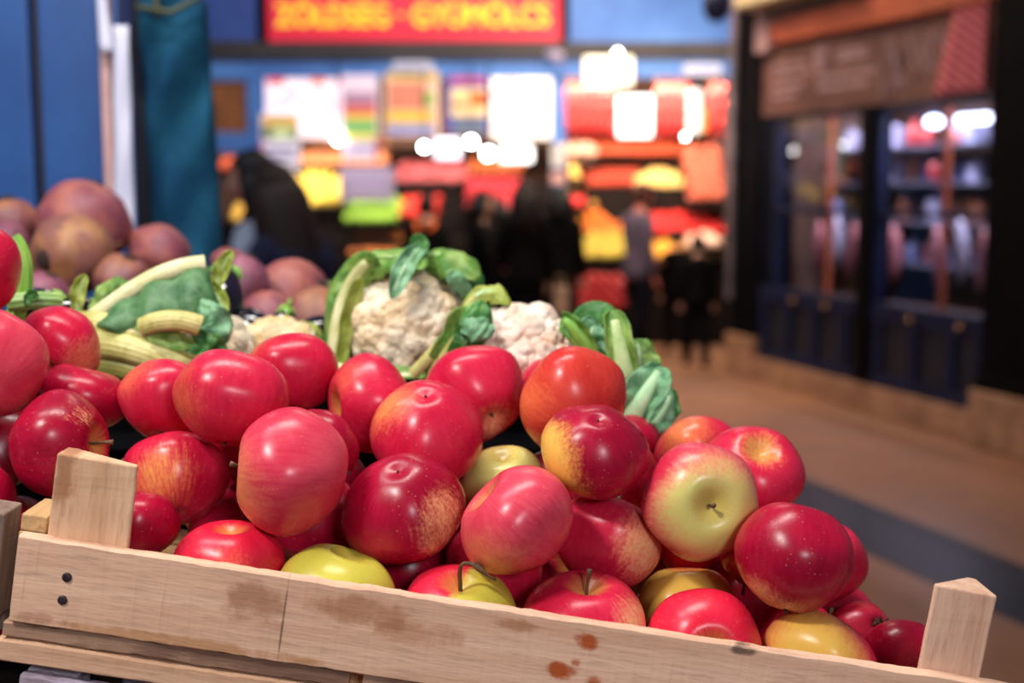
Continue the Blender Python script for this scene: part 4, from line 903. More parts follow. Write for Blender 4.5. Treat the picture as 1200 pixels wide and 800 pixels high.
# tied teal cloth
m, nt, b = newmat('teal canvas'); n1 = noisen(nt, objco(nt), 9, 4, .6); n2 = noisen(nt, objco(nt, (1, 1, 1)), 400, 2)
nt.links.new(mixc(nt, sstep(nt, n1, .35, .65), S(16, 62, 92), S(26, 80, 106)), b.inputs['Base Color']); b.inputs['Roughness'].default_value = .85; b.inputs['Specular IOR Level'].default_value = .15; bump(nt, b, n1, .5, .006)
teal = m
def cloth(s, t):
    # s across (front half then back half), t down from the rope
    py = -60 + t*410
    Lx = 156+max(0, py)*.072 if py > 0 else 156+py*.02; Rx = 237+max(0, py)*.068
    pinch = .82 if py < 0 else 1
    ang = s*2*PI
    cx = (Lx+Rx)/2; hw = (Rx-Lx)/2*pinch
    q = P(cx+hw*math.cos(ang), py, 1.98)
    dep = .045*math.sin(ang)
    f_ = .008*math.sin(ang*3+t*5+1.3*math.sin(t*7))+.006*noise.noise(Vector((math.cos(ang)*2, t*7, 1)))
    diag = .011*math.sin((math.cos(ang)*1.1+t*6.5)*3.2)*max(0, math.sin(-ang) if False else 1)*(.35+.65*math.exp(-((t-.35)/.25)**2))
    return Vector((q.x, 2.0-dep+(-(f_+diag) if math.sin(ang) > 0 else f_), q.z))
g = MB().grid(72, 60, cloth)
tc_ = empty('hanging_cloth', (P(205, 218, 2.0).x, 2.0, 1.4), label='teal green canvas cloth gathered and hanging beside the white pole', cat='cloth')
g.build('canvas', teal, tc_, True, True)
t = MB(); t.tube([P(186, 20, 1.93), P(182, -5, 1.93), P(190, -40, 1.95)], .004, 8); t.tube([P(160, 8, 1.93), P(200, 14, 1.92), P(236, -4, 1.95)], .0035, 8)
t.build('tie_cord', plain('olive cord', S(96, 96, 60)), tc_, True, True)
bp = MB().box((P(152, 218, 2.03).x, 2.06, 0), (P(176, 218, 2.03).x, 2.10, 2.3)); single(bp, 'dark_gap_strip', plain('near black gap strip', S(14, 18, 40), S(10, 12, 26), .5), (P(164, 218, 2.03).x, 2.07, 0), label='near black strip filling the dark gap behind the left edge of the teal cloth', cat='post')  # strip added for the dark gap between pole and cloth
ck = MB().tube([P(233, -60, 2.05), P(233, -59, 2.05)], .003, 6)

# ================================================================== FAR FRUIT STALL
YS = 12.4
def X(px, Y=YS): return P(px, 218, Y).x
def Z(py, Y=YS): return P(600, py, Y).z
lblue = plain('light blue painted steel', S(84, 138, 214), S(64, 112, 190), .5, 1.5)
dblue = plain('deep blue painted steel', S(52, 84, 160), S(40, 66, 136), .5, 1.5)
dbeam = plain('dark brown beam', S(58, 50, 52), S(40, 36, 40), .6, 3)
st = empty('fruit_stall', (0, YS+.3, 0), label='blue framed fruit and vegetable stall across the hall, under the red sign', cat='stall')
def sb(name, px0, px1, py0, py1, mat, Y=YS, t=.08, par=None, bv=0):
    return MB().box((X(px0, Y), Y, Z(py1, Y)), (X(px1, Y), Y+t, Z(py0, Y))).build(name, mat, par or st, False, True, bevel=bv)
sb('upper_panel', 150, 308, -90, 47, dblue); sb('upper_panel', 664, 862, -90, 53, lblue); sb('upper_panel', 308, 664, -90, -12, dblue, YS+.1)
sb('beam', 150, 870, 49, 68, dbeam, YS-.06, .16)
sb('lintel', 150, 860, 68, 91, lblue)
sb('post', 150, 246, 68, 404, lblue, YS+.01); sb('post', 292, 313, 90, 404, lblue); sb('post', 648, 662, 90, 240, lblue, YS+.05); 
sb('crossbar', 246, 292, 90, 94, lblue); sb('crossbar', 246, 292, 155, 178, lblue)
sb('sign_side', 306, 318, -12, 49, black, YS-.02); sb('sign_side', 656, 666, -12, 49, black, YS-.02)
pn = sb('brown_pane', 246, 292, 94, 155, plain('brown board pane', S(150, 92, 44), S(120, 72, 36)), YS+.04, .02)
sb('back_wall', 150, 870, 60, 404, plain('dark brown back wall', S(92, 58, 40), S(66, 42, 32), .8, 1.2), 14.6, .1)
MB().box((X(150), YS+.02, 3.62), (X(870), 14.7, 3.7)).build('roof', dbeam, st, False, True)
MB().box((X(870)-.05, YS+.3, 0), (X(870)+.03, 14.7, 3.6)).build('side_wall', dbeam, st, False, True)
# stepped display under the fruit
cr_w = plain('dark display wood', S(30, 22, 20), S(18, 14, 13), .8, 3, spec=.1)
for (a, b2, y0, y1, z1) in ((312, 655, 12.75, 13.2, 1.02), (312, 655, 13.2, 13.7, 1.28), (312, 655, 13.7, 14.3, 1.60), (655, 862, 12.5, 12.95, .82), (655, 862, 12.95, 13.45, 1.08), (655, 862, 13.45, 14.3, 1.48), (246, 300, 12.9, 13.6, 1.2)):
    MB().box((X(a, y0), y0, 0), (X(b2, y0), y1, z1)).build('display_step', cr_w, st, False, True)
MB().box((X(312, 13.9), 13.95, 1.96), (X(655, 13.9), 14.5, 1.99)).build('shelf', cr_w, st, False, True)
MB().box((X(660, 13.7), 13.75, 1.86), (X(856, 13.7), 14.5, 1.89)).build('shelf', cr_w, st, False, True)
MB().box((X(660, 13.7), 13.85, 2.16), (X(856, 13.7), 14.5, 2.19)).build('shelf', cr_w, st, False, True)
# sign
sg = empty('shop_sign', (X(487), YS-.08, Z(48)), label='red shop sign with yellow lettering over the far fruit stall', cat='sign')
redm = lampm('lit red sign face', S(196, 24, 54), .55)
sb('sign_board', 318, 656, -12, 48, redm, YS-.08, .05, sg)
txt = bpy.data.curves.new('lettering', 'FONT'); txt.body = 'ZÖLDSÉG · GYÜMÖLCS'; txt.size = .33; txt.align_x = 'CENTER'; txt.extrude = .012; txt.offset = .0; txt.space_character = 1.0
to = bpy.data.objects.new('t', txt); COL.objects.link(to); dg = bpy.context.evaluated_depsgraph_get(); me = bpy.data.meshes.new_from_object(to.evaluated_get(dg)); bpy.data.objects.remove(to)
xs = [v.co.x for v in me.vertices]; sx = (X(642)-X(330))/(max(xs)-min(xs)); mxx = (max(xs)+min(xs))/2
for v in me.vertices: v.co = (((v.co.x-mxx)*sx), v.co.y*.86, v.co.z)
me.materials.clear(); me.materials.append(lampm('lit yellow letters', S(236, 196, 40), .6)); 
bmt = bmesh.new()
for k_, (dx, dy) in enumerate(((-.009, 0), (.009, 0), (0, .007), (0, -.007))):
    m2 = me.copy(); m2.transform(Matrix.Translation((dx, dy, .0006*k_))); bmt.from_mesh(m2)
bmt.to_mesh(me); bmt.free()
lo = bpy.data.objects.new('lettering', me); COL.objects.link(lo); lo.parent = sg; lo.rotation_euler = (PI/2, 0, 0); lo.location = (X(486)-sg.location.x, -.02, Z(32)-sg.location.z)
# posters: each board with printed fields; emit puts glow into plain posters too
def poster(px0, px1, py0, py1, Y, label, base, fields, emit=.0, name='poster', cat='poster'):
    r = empty(name, ((X(px0, Y)+X(px1, Y))/2, Y, Z(py1, Y)), label=label, cat=cat)
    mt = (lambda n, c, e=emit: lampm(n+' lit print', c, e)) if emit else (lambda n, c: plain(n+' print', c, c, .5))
    def q(name, x0, x1, y0, y1, c, y, t): MB().box((X(x0, Y), Y-y, Z(y1, Y)), (X(x1, Y), Y-y+t, Z(y0, Y))).build(name, mt('%s %d %d' % (label[:18], x0, y0), c), r, False, True)
    q('board', px0, px1, py0, py1, base, 0, .02)
    for (x0, x1, y0, y1, c) in fields: q('printed_field', x0, x1, y0, y1, c, .004, .004)
WH = S(240, 224, 232)
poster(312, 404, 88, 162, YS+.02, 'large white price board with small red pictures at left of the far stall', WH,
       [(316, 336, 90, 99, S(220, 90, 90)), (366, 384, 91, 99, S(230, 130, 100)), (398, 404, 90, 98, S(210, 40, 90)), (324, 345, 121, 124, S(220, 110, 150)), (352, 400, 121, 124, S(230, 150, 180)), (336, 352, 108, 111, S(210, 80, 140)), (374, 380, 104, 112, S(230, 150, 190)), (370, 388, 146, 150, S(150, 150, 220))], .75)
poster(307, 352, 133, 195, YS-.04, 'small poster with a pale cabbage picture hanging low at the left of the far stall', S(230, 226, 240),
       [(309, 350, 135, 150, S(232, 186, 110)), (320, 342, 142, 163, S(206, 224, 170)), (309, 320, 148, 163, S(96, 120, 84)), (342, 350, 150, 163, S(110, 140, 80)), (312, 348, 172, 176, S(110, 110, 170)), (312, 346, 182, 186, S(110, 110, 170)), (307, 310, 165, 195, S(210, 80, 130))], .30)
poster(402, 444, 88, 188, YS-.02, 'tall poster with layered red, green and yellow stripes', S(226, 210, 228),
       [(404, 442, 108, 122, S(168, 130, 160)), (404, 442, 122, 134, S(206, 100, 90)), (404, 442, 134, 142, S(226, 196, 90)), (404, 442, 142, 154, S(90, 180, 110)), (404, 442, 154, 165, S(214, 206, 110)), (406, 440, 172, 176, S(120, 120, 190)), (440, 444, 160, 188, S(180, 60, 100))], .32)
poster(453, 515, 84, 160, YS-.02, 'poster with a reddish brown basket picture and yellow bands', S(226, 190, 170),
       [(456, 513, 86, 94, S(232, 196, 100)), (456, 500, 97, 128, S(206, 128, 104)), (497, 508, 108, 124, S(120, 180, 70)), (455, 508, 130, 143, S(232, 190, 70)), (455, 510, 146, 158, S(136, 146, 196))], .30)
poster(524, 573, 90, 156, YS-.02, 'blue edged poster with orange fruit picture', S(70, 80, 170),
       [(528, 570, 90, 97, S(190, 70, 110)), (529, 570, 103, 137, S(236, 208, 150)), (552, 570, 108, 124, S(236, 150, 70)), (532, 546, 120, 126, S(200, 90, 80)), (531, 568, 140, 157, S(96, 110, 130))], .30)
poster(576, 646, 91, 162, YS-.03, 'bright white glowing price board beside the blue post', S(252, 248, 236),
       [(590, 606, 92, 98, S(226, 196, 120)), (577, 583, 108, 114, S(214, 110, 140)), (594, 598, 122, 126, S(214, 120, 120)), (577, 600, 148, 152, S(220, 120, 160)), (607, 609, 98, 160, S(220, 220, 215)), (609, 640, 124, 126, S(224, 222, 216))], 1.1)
poster(398, 462, 196, 236, 13.0, 'grey white price sign standing over the green salads', S(120, 112, 136), [(404, 456, 202, 208, S(140, 130, 170)), (410, 450, 216, 222, S(140, 130, 170))], 0, 'price_sign', 'sign')
poster(318, 348, 196, 214, 13.0, 'small grey price sign left of the bananas', S(176, 170, 190), [(322, 344, 202, 206, S(120, 120, 150))], 0, 'price_sign', 'sign')
poster(646, 663, 168, 215, 12.35, 'white and blue card at the foot of the blue post', S(214, 210, 210), [(646, 663, 196, 202, S(60, 70, 120)), (646, 663, 203, 214, S(226, 170, 160))], 0, 'price_sign', 'sign')
poster(462, 508, 72, 84, YS-.1, 'small white number plate on the blue lintel above the basket poster', S(200, 206, 230), [(468, 502, 76, 80, S(150, 160, 200))], 0, 'name_plate', 'sign')
poster(800, 842, 75, 88, YS-.1, 'small white number plate at the right end of the lintel', S(200, 206, 236), [(806, 836, 79, 84, S(150, 160, 210))], 0, 'name_plate', 'sign')
# lamps of the far stall
def bulb(px, py, Y, rpx, label, e=30, c=(1, .97, .92)):
    R = rpx/FPX*Y; r = empty('bulb_lamp', P(px, py, Y), label=label, cat='lamp')
    MB().ell((0, 0, 0), R, 14, 10).build('bulb', lampm('glowing bulb', c, e), r, True)
    MB().tube([(0, 0, R*.8), (0, 0, R*1.6)], R*.4, 8).build('socket', black, r); MB().tube([(0, 0, R*1.5), (0, 0, max(R*1.7, YS*0+Z(66, YS)-r.location.z))], .006, 6).build('cord', black, r)
bulb(396, 163, YS-.05, 4.5, 'round white bulb below the large white price board'); bulb(552, 166, YS-.05, 5, 'round white bulb below the blue edged poster'); bulb(497, 172, YS-.05, 4, 'round white bulb below the basket poster')
bulb(572, 180, YS-.02, 6, 'soft white bulb just right of the one below the blue edged poster', 5); bulb(803, 160, YS-.03, 2, 'tiny warm bulb beside the white hanging tag', 5, (1, .6, .25))
def boxlamp(px0, px1, py0, py1, Y, label, c, e, name='light_box'):
    r = empty(name, ((X(px0, Y)+X(px1, Y))/2, Y, Z(py1, Y)), label=label, cat='lamp')
    sb('diffuser', px0, px1, py0, py1, lampm('diffuser '+label[:14], c, e), Y, .08, r, .015); sb('housing', px0-1, px1+1, py0-2, py0, black, Y, .09, r)
boxlamp(586, 624, 170, 190, YS+.1, 'wide white light box below the glowing white price board', (1, .98, .95), 2.5)
boxlamp(510, 540, 162, 186, YS+.5, 'lavender white light box between the bulbs', (.85, .82, 1), 1.1)
boxlamp(684, 740, 66, 100, YS-.15, 'warm white lit sign hanging from the dark beam', (1, .9, .68), 1.5)
boxlamp(724, 763, 112, 160, YS+.1, 'very bright white lamp among the hanging red peppers', (1, .97, .92), 3.2)
boxlamp(806, 820, 104, 156, YS+.0, 'narrow white hanging tag lamp at right of the red peppers', (1, .9, .88), .9)
sb2 = MB().box((X(820, YS), YS, Z(155)), (X(826, YS), YS+.02, Z(126))); single(sb2, 'yellow_card', plain('yellow card', S(226, 180, 30)), (X(823), YS, Z(155)), label='narrow yellow card beside the white tag lamp', cat='card')
bulb(724, 62, YS-.12, 3, 'small bluish spot lamp on top of the warm lit sign', 2, (.8, .85, 1))
spt = empty('spot_lamp', P(640, 62, YS-.2), label='small grey spot lamp under the dark beam near the blue post', cat='lamp')
MB().tube([(0, 0, 0), (.08, -.04, -.03), (.14, -.07, -.05)], [.03, .05, .06], 10).build('head', plain('light grey lamp head', S(170, 160, 190)), spt, True)
# dark hanging lamp at top right
hl = empty('pendant_lamp', P(840, 6, 9), label='dark pendant lamp hanging at the top edge beside the black column', cat='lamp')
MB().ell((0, 0, 0), (.10, .10, .12), 16, 10).build('shade', plain('dark blue lamp shade', S(24, 28, 70)), hl, True); MB().tube([(0, 0, .1), (0, 0, .8)], .01, 6).build('cord', black, hl)

# fruit piles: real fruits on sloping trays
fruit_cache = {}
def fruitmesh(kind, c, c2):
    if kind in fruit_cache: return fruit_cache[kind]
    mat = plain(kind.replace('_', ' ')+' skin', c, c2, .4, 6)
    g = MB()
    if kind in ('lettuce', 'green_salad'): g.ell((0, 0, 0), 1, 12, 8, fn=lambda p: p*(1+.2*noise.noise(p*4)))
    elif kind in ('lemon', 'pear', 'mango'): g.ell((0, 0, 0), 1, 12, 8, fn=lambda p: Vector((p.x*.85, p.y*.85, p.z*1.15 if p.z > 0 else p.z)))
    elif kind in ('banana',): g.tube([(math.cos(a)*1.6-1.6, 0, math.sin(a)*1.6) for a in (-.9, -.6, -.3, 0, .3, .6, .9)], [.12, .32, .4, .42, .4, .32, .12], 8)
    elif kind in ('carrot',): g.tube([(0, 0, -1.8), (0, 0, 0), (0, 0, 1.2), (0, 0, 1.4)], [.1, .35, .5, .3], 8)
    elif kind in ('red_pepper', 'dried_pepper'): g.tube([(0, 0, -1.3), (.1, 0, -.5), (0, 0, .3), (0, 0, .9), (0, 0, 1.05)], [.06, .4, .62, .6, .2], 8)
    elif kind in ('pink_sausage',): g.tube([(-2, 0, 0), (-1.7, 0, 0), (0, 0, .1), (1.7, 0, 0), (2, 0, 0)], [.1, .5, .55, .5, .1], 8)
    else: g.ell((0, 0, 0), 1, 12, 8, fn=lambda p: Vector((p.x, p.y, p.z*.92-(.18*math.exp(-(math.hypot(p.x, p.y)/.3)**2) if p.z > 0 else 0))))
    fruit_cache[kind] = g.mesh(kind, mat, True); return fruit_cache[kind]
def pile(kind, c, c2, x0, x1, yt, yb, Y, r, label, group, slope=.55, shape='rect', tray=True, jit=.25):
    """fruits in rows on a tray that rises away from the viewer; px range on the plane y=Y"""
    me = fruitmesh(kind, c, c2); xa, xb, zt, zb = X(x0, Y), X(x1, Y), Z(yt, Y), Z(yb, Y); rows = max(1, int(round((zt-zb)/(r*1.25)))); rs = random.Random(x0+yt)
    for i in range(rows+1):
        z = zb+r+(zt-zb-2*r)*i/max(1, rows); fr_ = i/max(1, rows)
        a, e = xa, xb
        if shape == 'tri': a, e = xa+(xb-xa)*.08*fr_, xb-(xb-xa)*.55*fr_
        if shape == 'dome': 
            k = math.sqrt(max(0, 1-(fr_*.92)**2)); mc = (xa+xb)/2; a, e = mc-(xb-xa)/2*k, mc+(xb-xa)/2*k
        n = max(1, int((e-a)/(r*(.8 if kind == 'banana' else 1.9))))
        for k in range(n):
            x = a+(e-a)*(k+.5+(.25 if i % 2 else -.25)*(n > 2))/n
            o = bpy.data.objects.new(kind, me); COL.objects.link(o)
            o.location = (x+rs.uniform(-1, 1)*r*jit, Y+fr_*slope*(zt-zb)/.35+r, z+rs.uniform(-1, 1)*r*jit*.5); s = r*rs.uniform(.92, 1.08); o.scale = (s, s, s)
            o.rotation_euler = (rs.uniform(-.5, .5), rs.uniform(-.5, .5), rs.uniform(0, 6)) if kind not in ('banana',) else (rs.uniform(-.2, .2), rs.uniform(.2, .9), rs.uniform(-.3, .3))
            tag(o, label, kind.replace('_', ' '), group)
    if tray:
        t = empty('display_tray', ((xa+xb)/2, Y, zb), label='dark tray holding '+group, cat='tray')
        dz = zt-zb; dep = slope*dz/.35
        MB().box((xa-.03, Y-.03, zb-.05), (xb+.03, Y, zb+.02)).build('front_lip', cr_w, t, False, True)
        MB().prism([(Y, zb-.05), (Y+dep+2*r, zb-.05), (Y+dep+2*r, max(zb, zt-2.6*r))], xa, xb, Matrix(((0, 0, 1, 0), (1, 0, 0, 0), (0, 1, 0, 0), (0, 0, 0, 1)))).build('sloping_bed', cr_w, t, False, True)
G = pile
G('green_salad', S(150, 190, 50), S(96, 150, 40), 404, 467, 230, 263, 12.9, .055, 'green salad head in the heap under the grey white price sign', 'green salad heads on the far stall')
G('tomato', S(226, 54, 40), S(200, 36, 30), 468, 512, 228, 256, 13.0, .040, 'red tomato in the small heap right of the green salads', 'tomatoes right of the green salads')
G('orange', S(206, 116, 40), S(180, 92, 34), 410, 480, 262, 302, 12.7, .048, 'brownish orange in the heap below the green salads', 'oranges below the green salads')
G('yellow_apple', S(220, 170, 50), S(196, 140, 44), 462, 486, 255, 300, 12.75, .044, 'golden apple in the narrow heap right of the oranges', 'golden apples right of the oranges')
G('red_apple', S(206, 40, 56), S(170, 26, 42), 547, 613, 206, 246, 13.0, .045, 'red apple in the heap above the dark dressed shoppers', 'red apples above the dark shoppers')
G('pink_sausage', S(196, 96, 100), S(160, 66, 74), 466, 545, 186, 216, 13.7, .045, 'pinkish root in the heap below the basket poster', 'pinkish roots below the basket poster')
G('carrot', S(224, 120, 60), S(196, 96, 50), 550, 612, 186, 206, 13.9, .045, 'orange carrot lying above the red apples', 'carrots above the red apples', .3)
G('peach', S(224, 150, 96), S(206, 118, 76), 352, 452, 165, 196, 13.9, .050, 'peach on the upper shelf behind the price board', 'peaches on the upper shelf', .3)
G('banana', S(242, 214, 90), S(226, 190, 70), 322, 402, 200, 244, 13.2, .075, 'yellow banana in the big curved bunch above the two near women', 'bananas above the two women', .35, 'dome')
G('lemon', S(206, 178, 66), S(176, 160, 56), 660, 742, 272, 305, 12.5, .043, 'yellow green pear shaped fruit at the foot of the tall fruit slope', 'yellow green fruits at the foot of the slope', .5)
G('tangerine', S(240, 130, 40), S(224, 104, 34), 684, 738, 246, 274, 12.95, .043, 'orange tangerine in the middle of the tall fruit slope', 'tangerines on the tall slope', .5, 'tri')
G('yellow_pepper', S(236, 180, 40), S(220, 160, 30), 658, 686, 246, 274, 12.9, .043, 'bright yellow pepper left of the tangerines', 'yellow peppers left of the tangerines', .5)
G('red_tomato', S(220, 40, 40), S(196, 30, 34), 656, 684, 228, 244, 13.1, .040, 'red tomato at the top left of the tall fruit slope', 'red tomatoes on top of the tall slope', .4)
G('mango', S(206, 96, 40), S(120, 140, 50), 664, 706, 205, 246, 13.4, .050, 'orange and green mango behind the red tomatoes', 'mangoes behind the red tomatoes', .4, 'tri')
G('vine_tomato', S(232, 44, 40), S(206, 34, 34), 768, 852, 248, 281, 13.0, .046, 'bright red tomato in the wide heap at the right end of the far stall', 'tomatoes in the wide heap at right', .5)
G('apricot', S(250, 186, 60), S(238, 160, 50), 770, 852, 282, 306, 12.5, .045, 'golden apricot in front of the wide tomato heap', 'apricots before the wide tomato heap', .5)
G('white_corn', S(240, 206, 130), S(226, 184, 104), 744, 806, 195, 222, 13.5, .050, 'cream corn cob shaped fruit in the pale heap at right', 'cream fruits in the pale heap', .4, 'dome')
G('red_onion', S(200, 70, 40), S(160, 48, 34), 688, 748, 190, 220, 13.6, .048, 'reddish onion left of the pale heap', 'reddish onions left of the pale heap', .4)
G('small_pepper', S(206, 50, 36), S(170, 90, 40), 690, 800, 164, 190, 13.9, .050, 'red or orange pepper on the upper right shelf', 'peppers on the upper right shelf', .3)
G('garlic', S(236, 190, 170), S(214, 156, 130), 658, 700, 164, 192, 13.8, .055, 'pale pink garlic bulb left on the upper right shelf', 'garlic bulbs on the upper right shelf', .3)
G('quince', S(230, 186, 100), S(210, 160, 76), 664, 684, 190, 212, 13.5, .05, 'yellow quince below the garlic bulbs', 'quinces below the garlic', .3)
G('bagged_onion', S(214, 120, 92), S(176, 66, 50), 808, 852, 166, 238, 13.1, .062, 'pinkish bagged onion in the stack beside the grey strip', 'bagged onions beside the grey strip', .25)
G('white_radish', S(246, 190, 160), S(236, 210, 190), 806, 850, 270, 292, 12.4, .05, 'pale pink radish in the little basket before the tomatoes', 'pale radishes before the tomatoes', .2, 'dome')
G('lemon_fruit', S(232, 190, 80), S(206, 160, 60), 262, 286, 205, 262, 12.9, .055, 'yellow lemon behind the woman at the left pane', 'lemons at the left pane', .4)
G('blood_orange', S(190, 70, 24), S(150, 50, 20), 256, 292, 182, 202, 13.0, .05, 'dark orange fruit under the brown pane', 'dark oranges under the brown pane', .3)
G('crated_pepper', S(190, 24, 30), S(140, 14, 20), 680, 734, 320, 366, 12.1, .047, 'dark red pepper in the shaded crate low under the far stall', 'dark red peppers low in shade', .06)
G('crated_chilli', S(110, 20, 16), S(80, 12, 12), 806, 822, 325, 370, 12.1, .035, 'dark red chilli in the shade at lower right of the far stall', 'dark red chillies low in shade', .06)
# hanging pepper garlands
for j, x in enumerate((656, 666, 676, 686, 696, 706, 716, 769, 779, 789, 799, 832, 843)):
    gl = empty('pepper_garland', P(x, 160, YS+.25), label='string of bright red peppers hanging under the lintel of the far stall', cat='garland', group='hanging red pepper strings')
    me = fruitmesh('dried_pepper', S(222, 44, 44), S(176, 24, 30))
    for i in range(9):
        o = bpy.data.objects.new('pepper', me); COL.objects.link(o); o.parent = gl; a = i*2.4
        o.location = (math.cos(a)*.025, math.sin(a)*.025, .03+.052*i); o.scale = (.045, .045, .045); o.rotation_euler = (math.sin(a)*.6, math.cos(a)*.6, a)
    MB().tube([(0, 0, .02), (0, 0, .62)], .004, 5).build('string', stem_m, gl)

# ================================================================== PEOPLE
def skinmesh(name, verts, edges, radii, mat, parent, root=0, sub=1):
    me = bpy.data.meshes.new(name); me.from_pydata([tuple(v) for v in verts], edges, []); me.materials.append(mat)
    o = bpy.data.objects.new(name, me); COL.objects.link(o); o.parent = parent
    sk = o.modifiers.new('k', 'SKIN'); sk.use_smooth_shade = True
    for i, r in enumerate(radii):
        rr_ = r if hasattr(r, '__len__') else (r, r); me.skin_vertices[0].data[i].radius = rr_
    me.skin_vertices[0].data[root].use_root = True
    s = o.modifiers.new('u', 'SUBSURF'); s.levels = sub; s.render_levels = sub
    return o
def person(px, Y, H, face, label, skin=S(200, 150, 124), top=S(20, 20, 26), legs=S(16, 16, 22), hair=S(24, 18, 18), hairlen=.25, armL='down', armR='down', lean=0, stride=.12, vest=None, headturn=0, shirt=None):
    """standing figure, height H, facing angle `face` (0 = towards +x, pi/2 = away from the camera)"""
    base = P(px, 218, Y); base.z = 0
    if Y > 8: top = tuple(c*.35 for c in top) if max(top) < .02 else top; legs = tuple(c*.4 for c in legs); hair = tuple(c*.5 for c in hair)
    r = empty('person', base, (0, 0, face), label=label, cat='person'); k = H/1.7
    sm = plain('skin tone %s' % str(tuple(round(c, 2) for c in skin)), skin, tuple(c*.85 for c in skin), .5, 20)
    tm = plain('garment %s' % str(tuple(round(c, 2) for c in top)), top, tuple(c*.6 for c in top), .9, 12, spec=.1); lm = plain('trousers %s' % str(tuple(round(c, 2) for c in legs)), legs, None, .9, 12, spec=.1)
    hm = plain('hair %s' % str(tuple(round(c, 3) for c in hair)), hair, tuple(c*.45 for c in hair), .5, 30, spec=.2, stretch=(1, 1, .15))
    lx = lean*.35
    J = dict(pelvis=(0, 0, .93), waist=(.01+lx*.3, 0, 1.08), chest=(.02+lx*.7, 0, 1.28), neckb=(.0+lx, 0, 1.43), neck=(.02+lx*1.1, 0, 1.50), hd=(.04+lx*1.2, 0, 1.58),
             shL=(0+lx, .17, 1.38), shR=(0+lx, -.17, 1.38), hipL=(0, .09, .88), hipR=(0, -.09, .88), knL=(stride*.6+.02, .10, .49), knR=(-stride*.2+.03, -.10, .49), anL=(stride, .10, .09), anR=(-stride, -.10, .09), toL=(stride+.15, .11, .035), toR=(-stride+.15, -.11, .035))
    for s, side, mode in ((1, 'L', armL), (-1, 'R', armR)):
        sx, sy, sz = J['sh'+side]
        if mode == 'down': e = (sx-.02, sy+s*.05, sz-.28); wv = (sx+.05, sy+s*.05, sz-.52)
        elif mode == 'fwd': e = (sx+.10, sy+s*.05, sz-.24); wv = (sx+.32, sy-s*.03, sz-.18)
        else: e = (sx+.04, sy+s*.06, sz-.27); wv = (sx+.22, sy-s*.04, sz-.38)
        J['el'+side] = e; J['wr'+side] = wv
        d = (Vector(wv)-Vector(e)).normalized(); J['ha'+side] = tuple(Vector(wv)+d*.05)
    names = list(J); V = [Vector(J[n])*k for n in names]; ix = {n: i for i, n in enumerate(names)}
    E = [('pelvis', 'waist'), ('waist', 'chest'), ('chest', 'neckb'), ('neckb', 'neck'), ('neck', 'hd'), ('neckb', 'shL'), ('neckb', 'shR'), ('pelvis', 'hipL'), ('pelvis', 'hipR')]
    for s in 'LR': E += [('hip'+s, 'kn'+s), ('kn'+s, 'an'+s), ('an'+s, 'to'+s), ('sh'+s, 'el'+s), ('el'+s, 'wr'+s), ('wr'+s, 'ha'+s)]
    rad = dict(pelvis=.115, waist=.10, chest=.115, neckb=.055, neck=.05, hd=.06, sh=.048, hip=.085, kn=.055, an=.038, to=.032, el=.042, wr=.028, ha=.026)
    R_ = [rad[n] if n in rad else rad[n[:-1]] for n in names]; R_ = [(x*k, x*k) for x in R_]
    skinmesh('body', V, [(ix[a], ix[b_]) for a, b_ in E], R_, sm, r)
    q = lambda n, dx=0, dy=0, dz=0: V[ix[n]]+Vector((dx, dy, dz))*k
    g = MB(); ref = (1, 0, 0)
    g.tube([q('pelvis', 0, 0, -.12), q('pelvis', 0, 0, -.04), q('pelvis', 0, 0, .06), q('waist'), q('chest', 0, 0, -.08), q('chest'), q('chest', 0, 0, .08), q('neckb', 0, 0, .0), q('neckb', .01, 0, .05)],
           [x*k for x in (.185, .19, .175, .165, .18, .195, .185, .12, .065)], 22, .66, ref)
    for s_ in 'LR':
        sg = 1 if s_ == 'L' else -1
        g.tube([q('neckb', 0, sg*.06, -.03), q('sh'+s_, 0, -sg*.03, .0), q('sh'+s_, 0, sg*.005, -.03), q('sh'+s_).lerp(q('el'+s_), .5), q('el'+s_), q('el'+s_).lerp(q('wr'+s_), .5), q('wr'+s_)], [x*k for x in (.07, .084, .078, .062, .054, .048, .040)], 14)
    g.build('jacket', tm, r, True)
    g = MB(); g.tube([q('pelvis', 0, 0, .05), q('pelvis', 0, 0, -.05), q('pelvis', 0, 0, -.13)], [.155*k, .17*k, .16*k], 18, .66, ref)
    for s_ in 'LR':
        g.tube([q('hip'+s_, 0, 0, .02), q('hip'+s_).lerp(q('kn'+s_), .35), q('kn'+s_), q('kn'+s_).lerp(q('an'+s_), .35), q('an'+s_, 0, 0, .0)], [x*k for x in (.098, .090, .066, .064, .050)], 16)
    g.build('trousers', lm, r, True)
    for s in 'LR':
        a, t_ = V[ix['an'+s]], V[ix['to'+s]]; MB().tube([a-Vector((.06, 0, .05))*k, a+Vector((0, 0, -.045))*k, t_, t_+Vector((.05, 0, -.005))*k], [.035*k, .045*k, .042*k, .025*k], 12).build('shoe', black, r, True)
    if vest:
        g = MB()
        for s in (1, -1): g.tube([V[ix['neckb']]+Vector((-.09, s*.06, -.05))*k, V[ix['neckb']]+Vector((-.02, s*.09, .045))*k, V[ix['chest']]+Vector((.15, s*.07, .0))*k, V[ix['waist']]+Vector((.13, s*.06, -.05))*k], [.05*k]*4, 10, .4)
        g.build('reflective_vest', plain('orange vest', vest, None, .6, 10), r, True)
    # head: shaped skull with brow, nose, lips, chin and ears
    hc = V[ix['hd']]+Vector((.012, 0, .045))*k; M = Matrix.Rotation(headturn, 4, 'Z') @ Matrix.Rotation(.12+lean*.3, 4, 'Y')
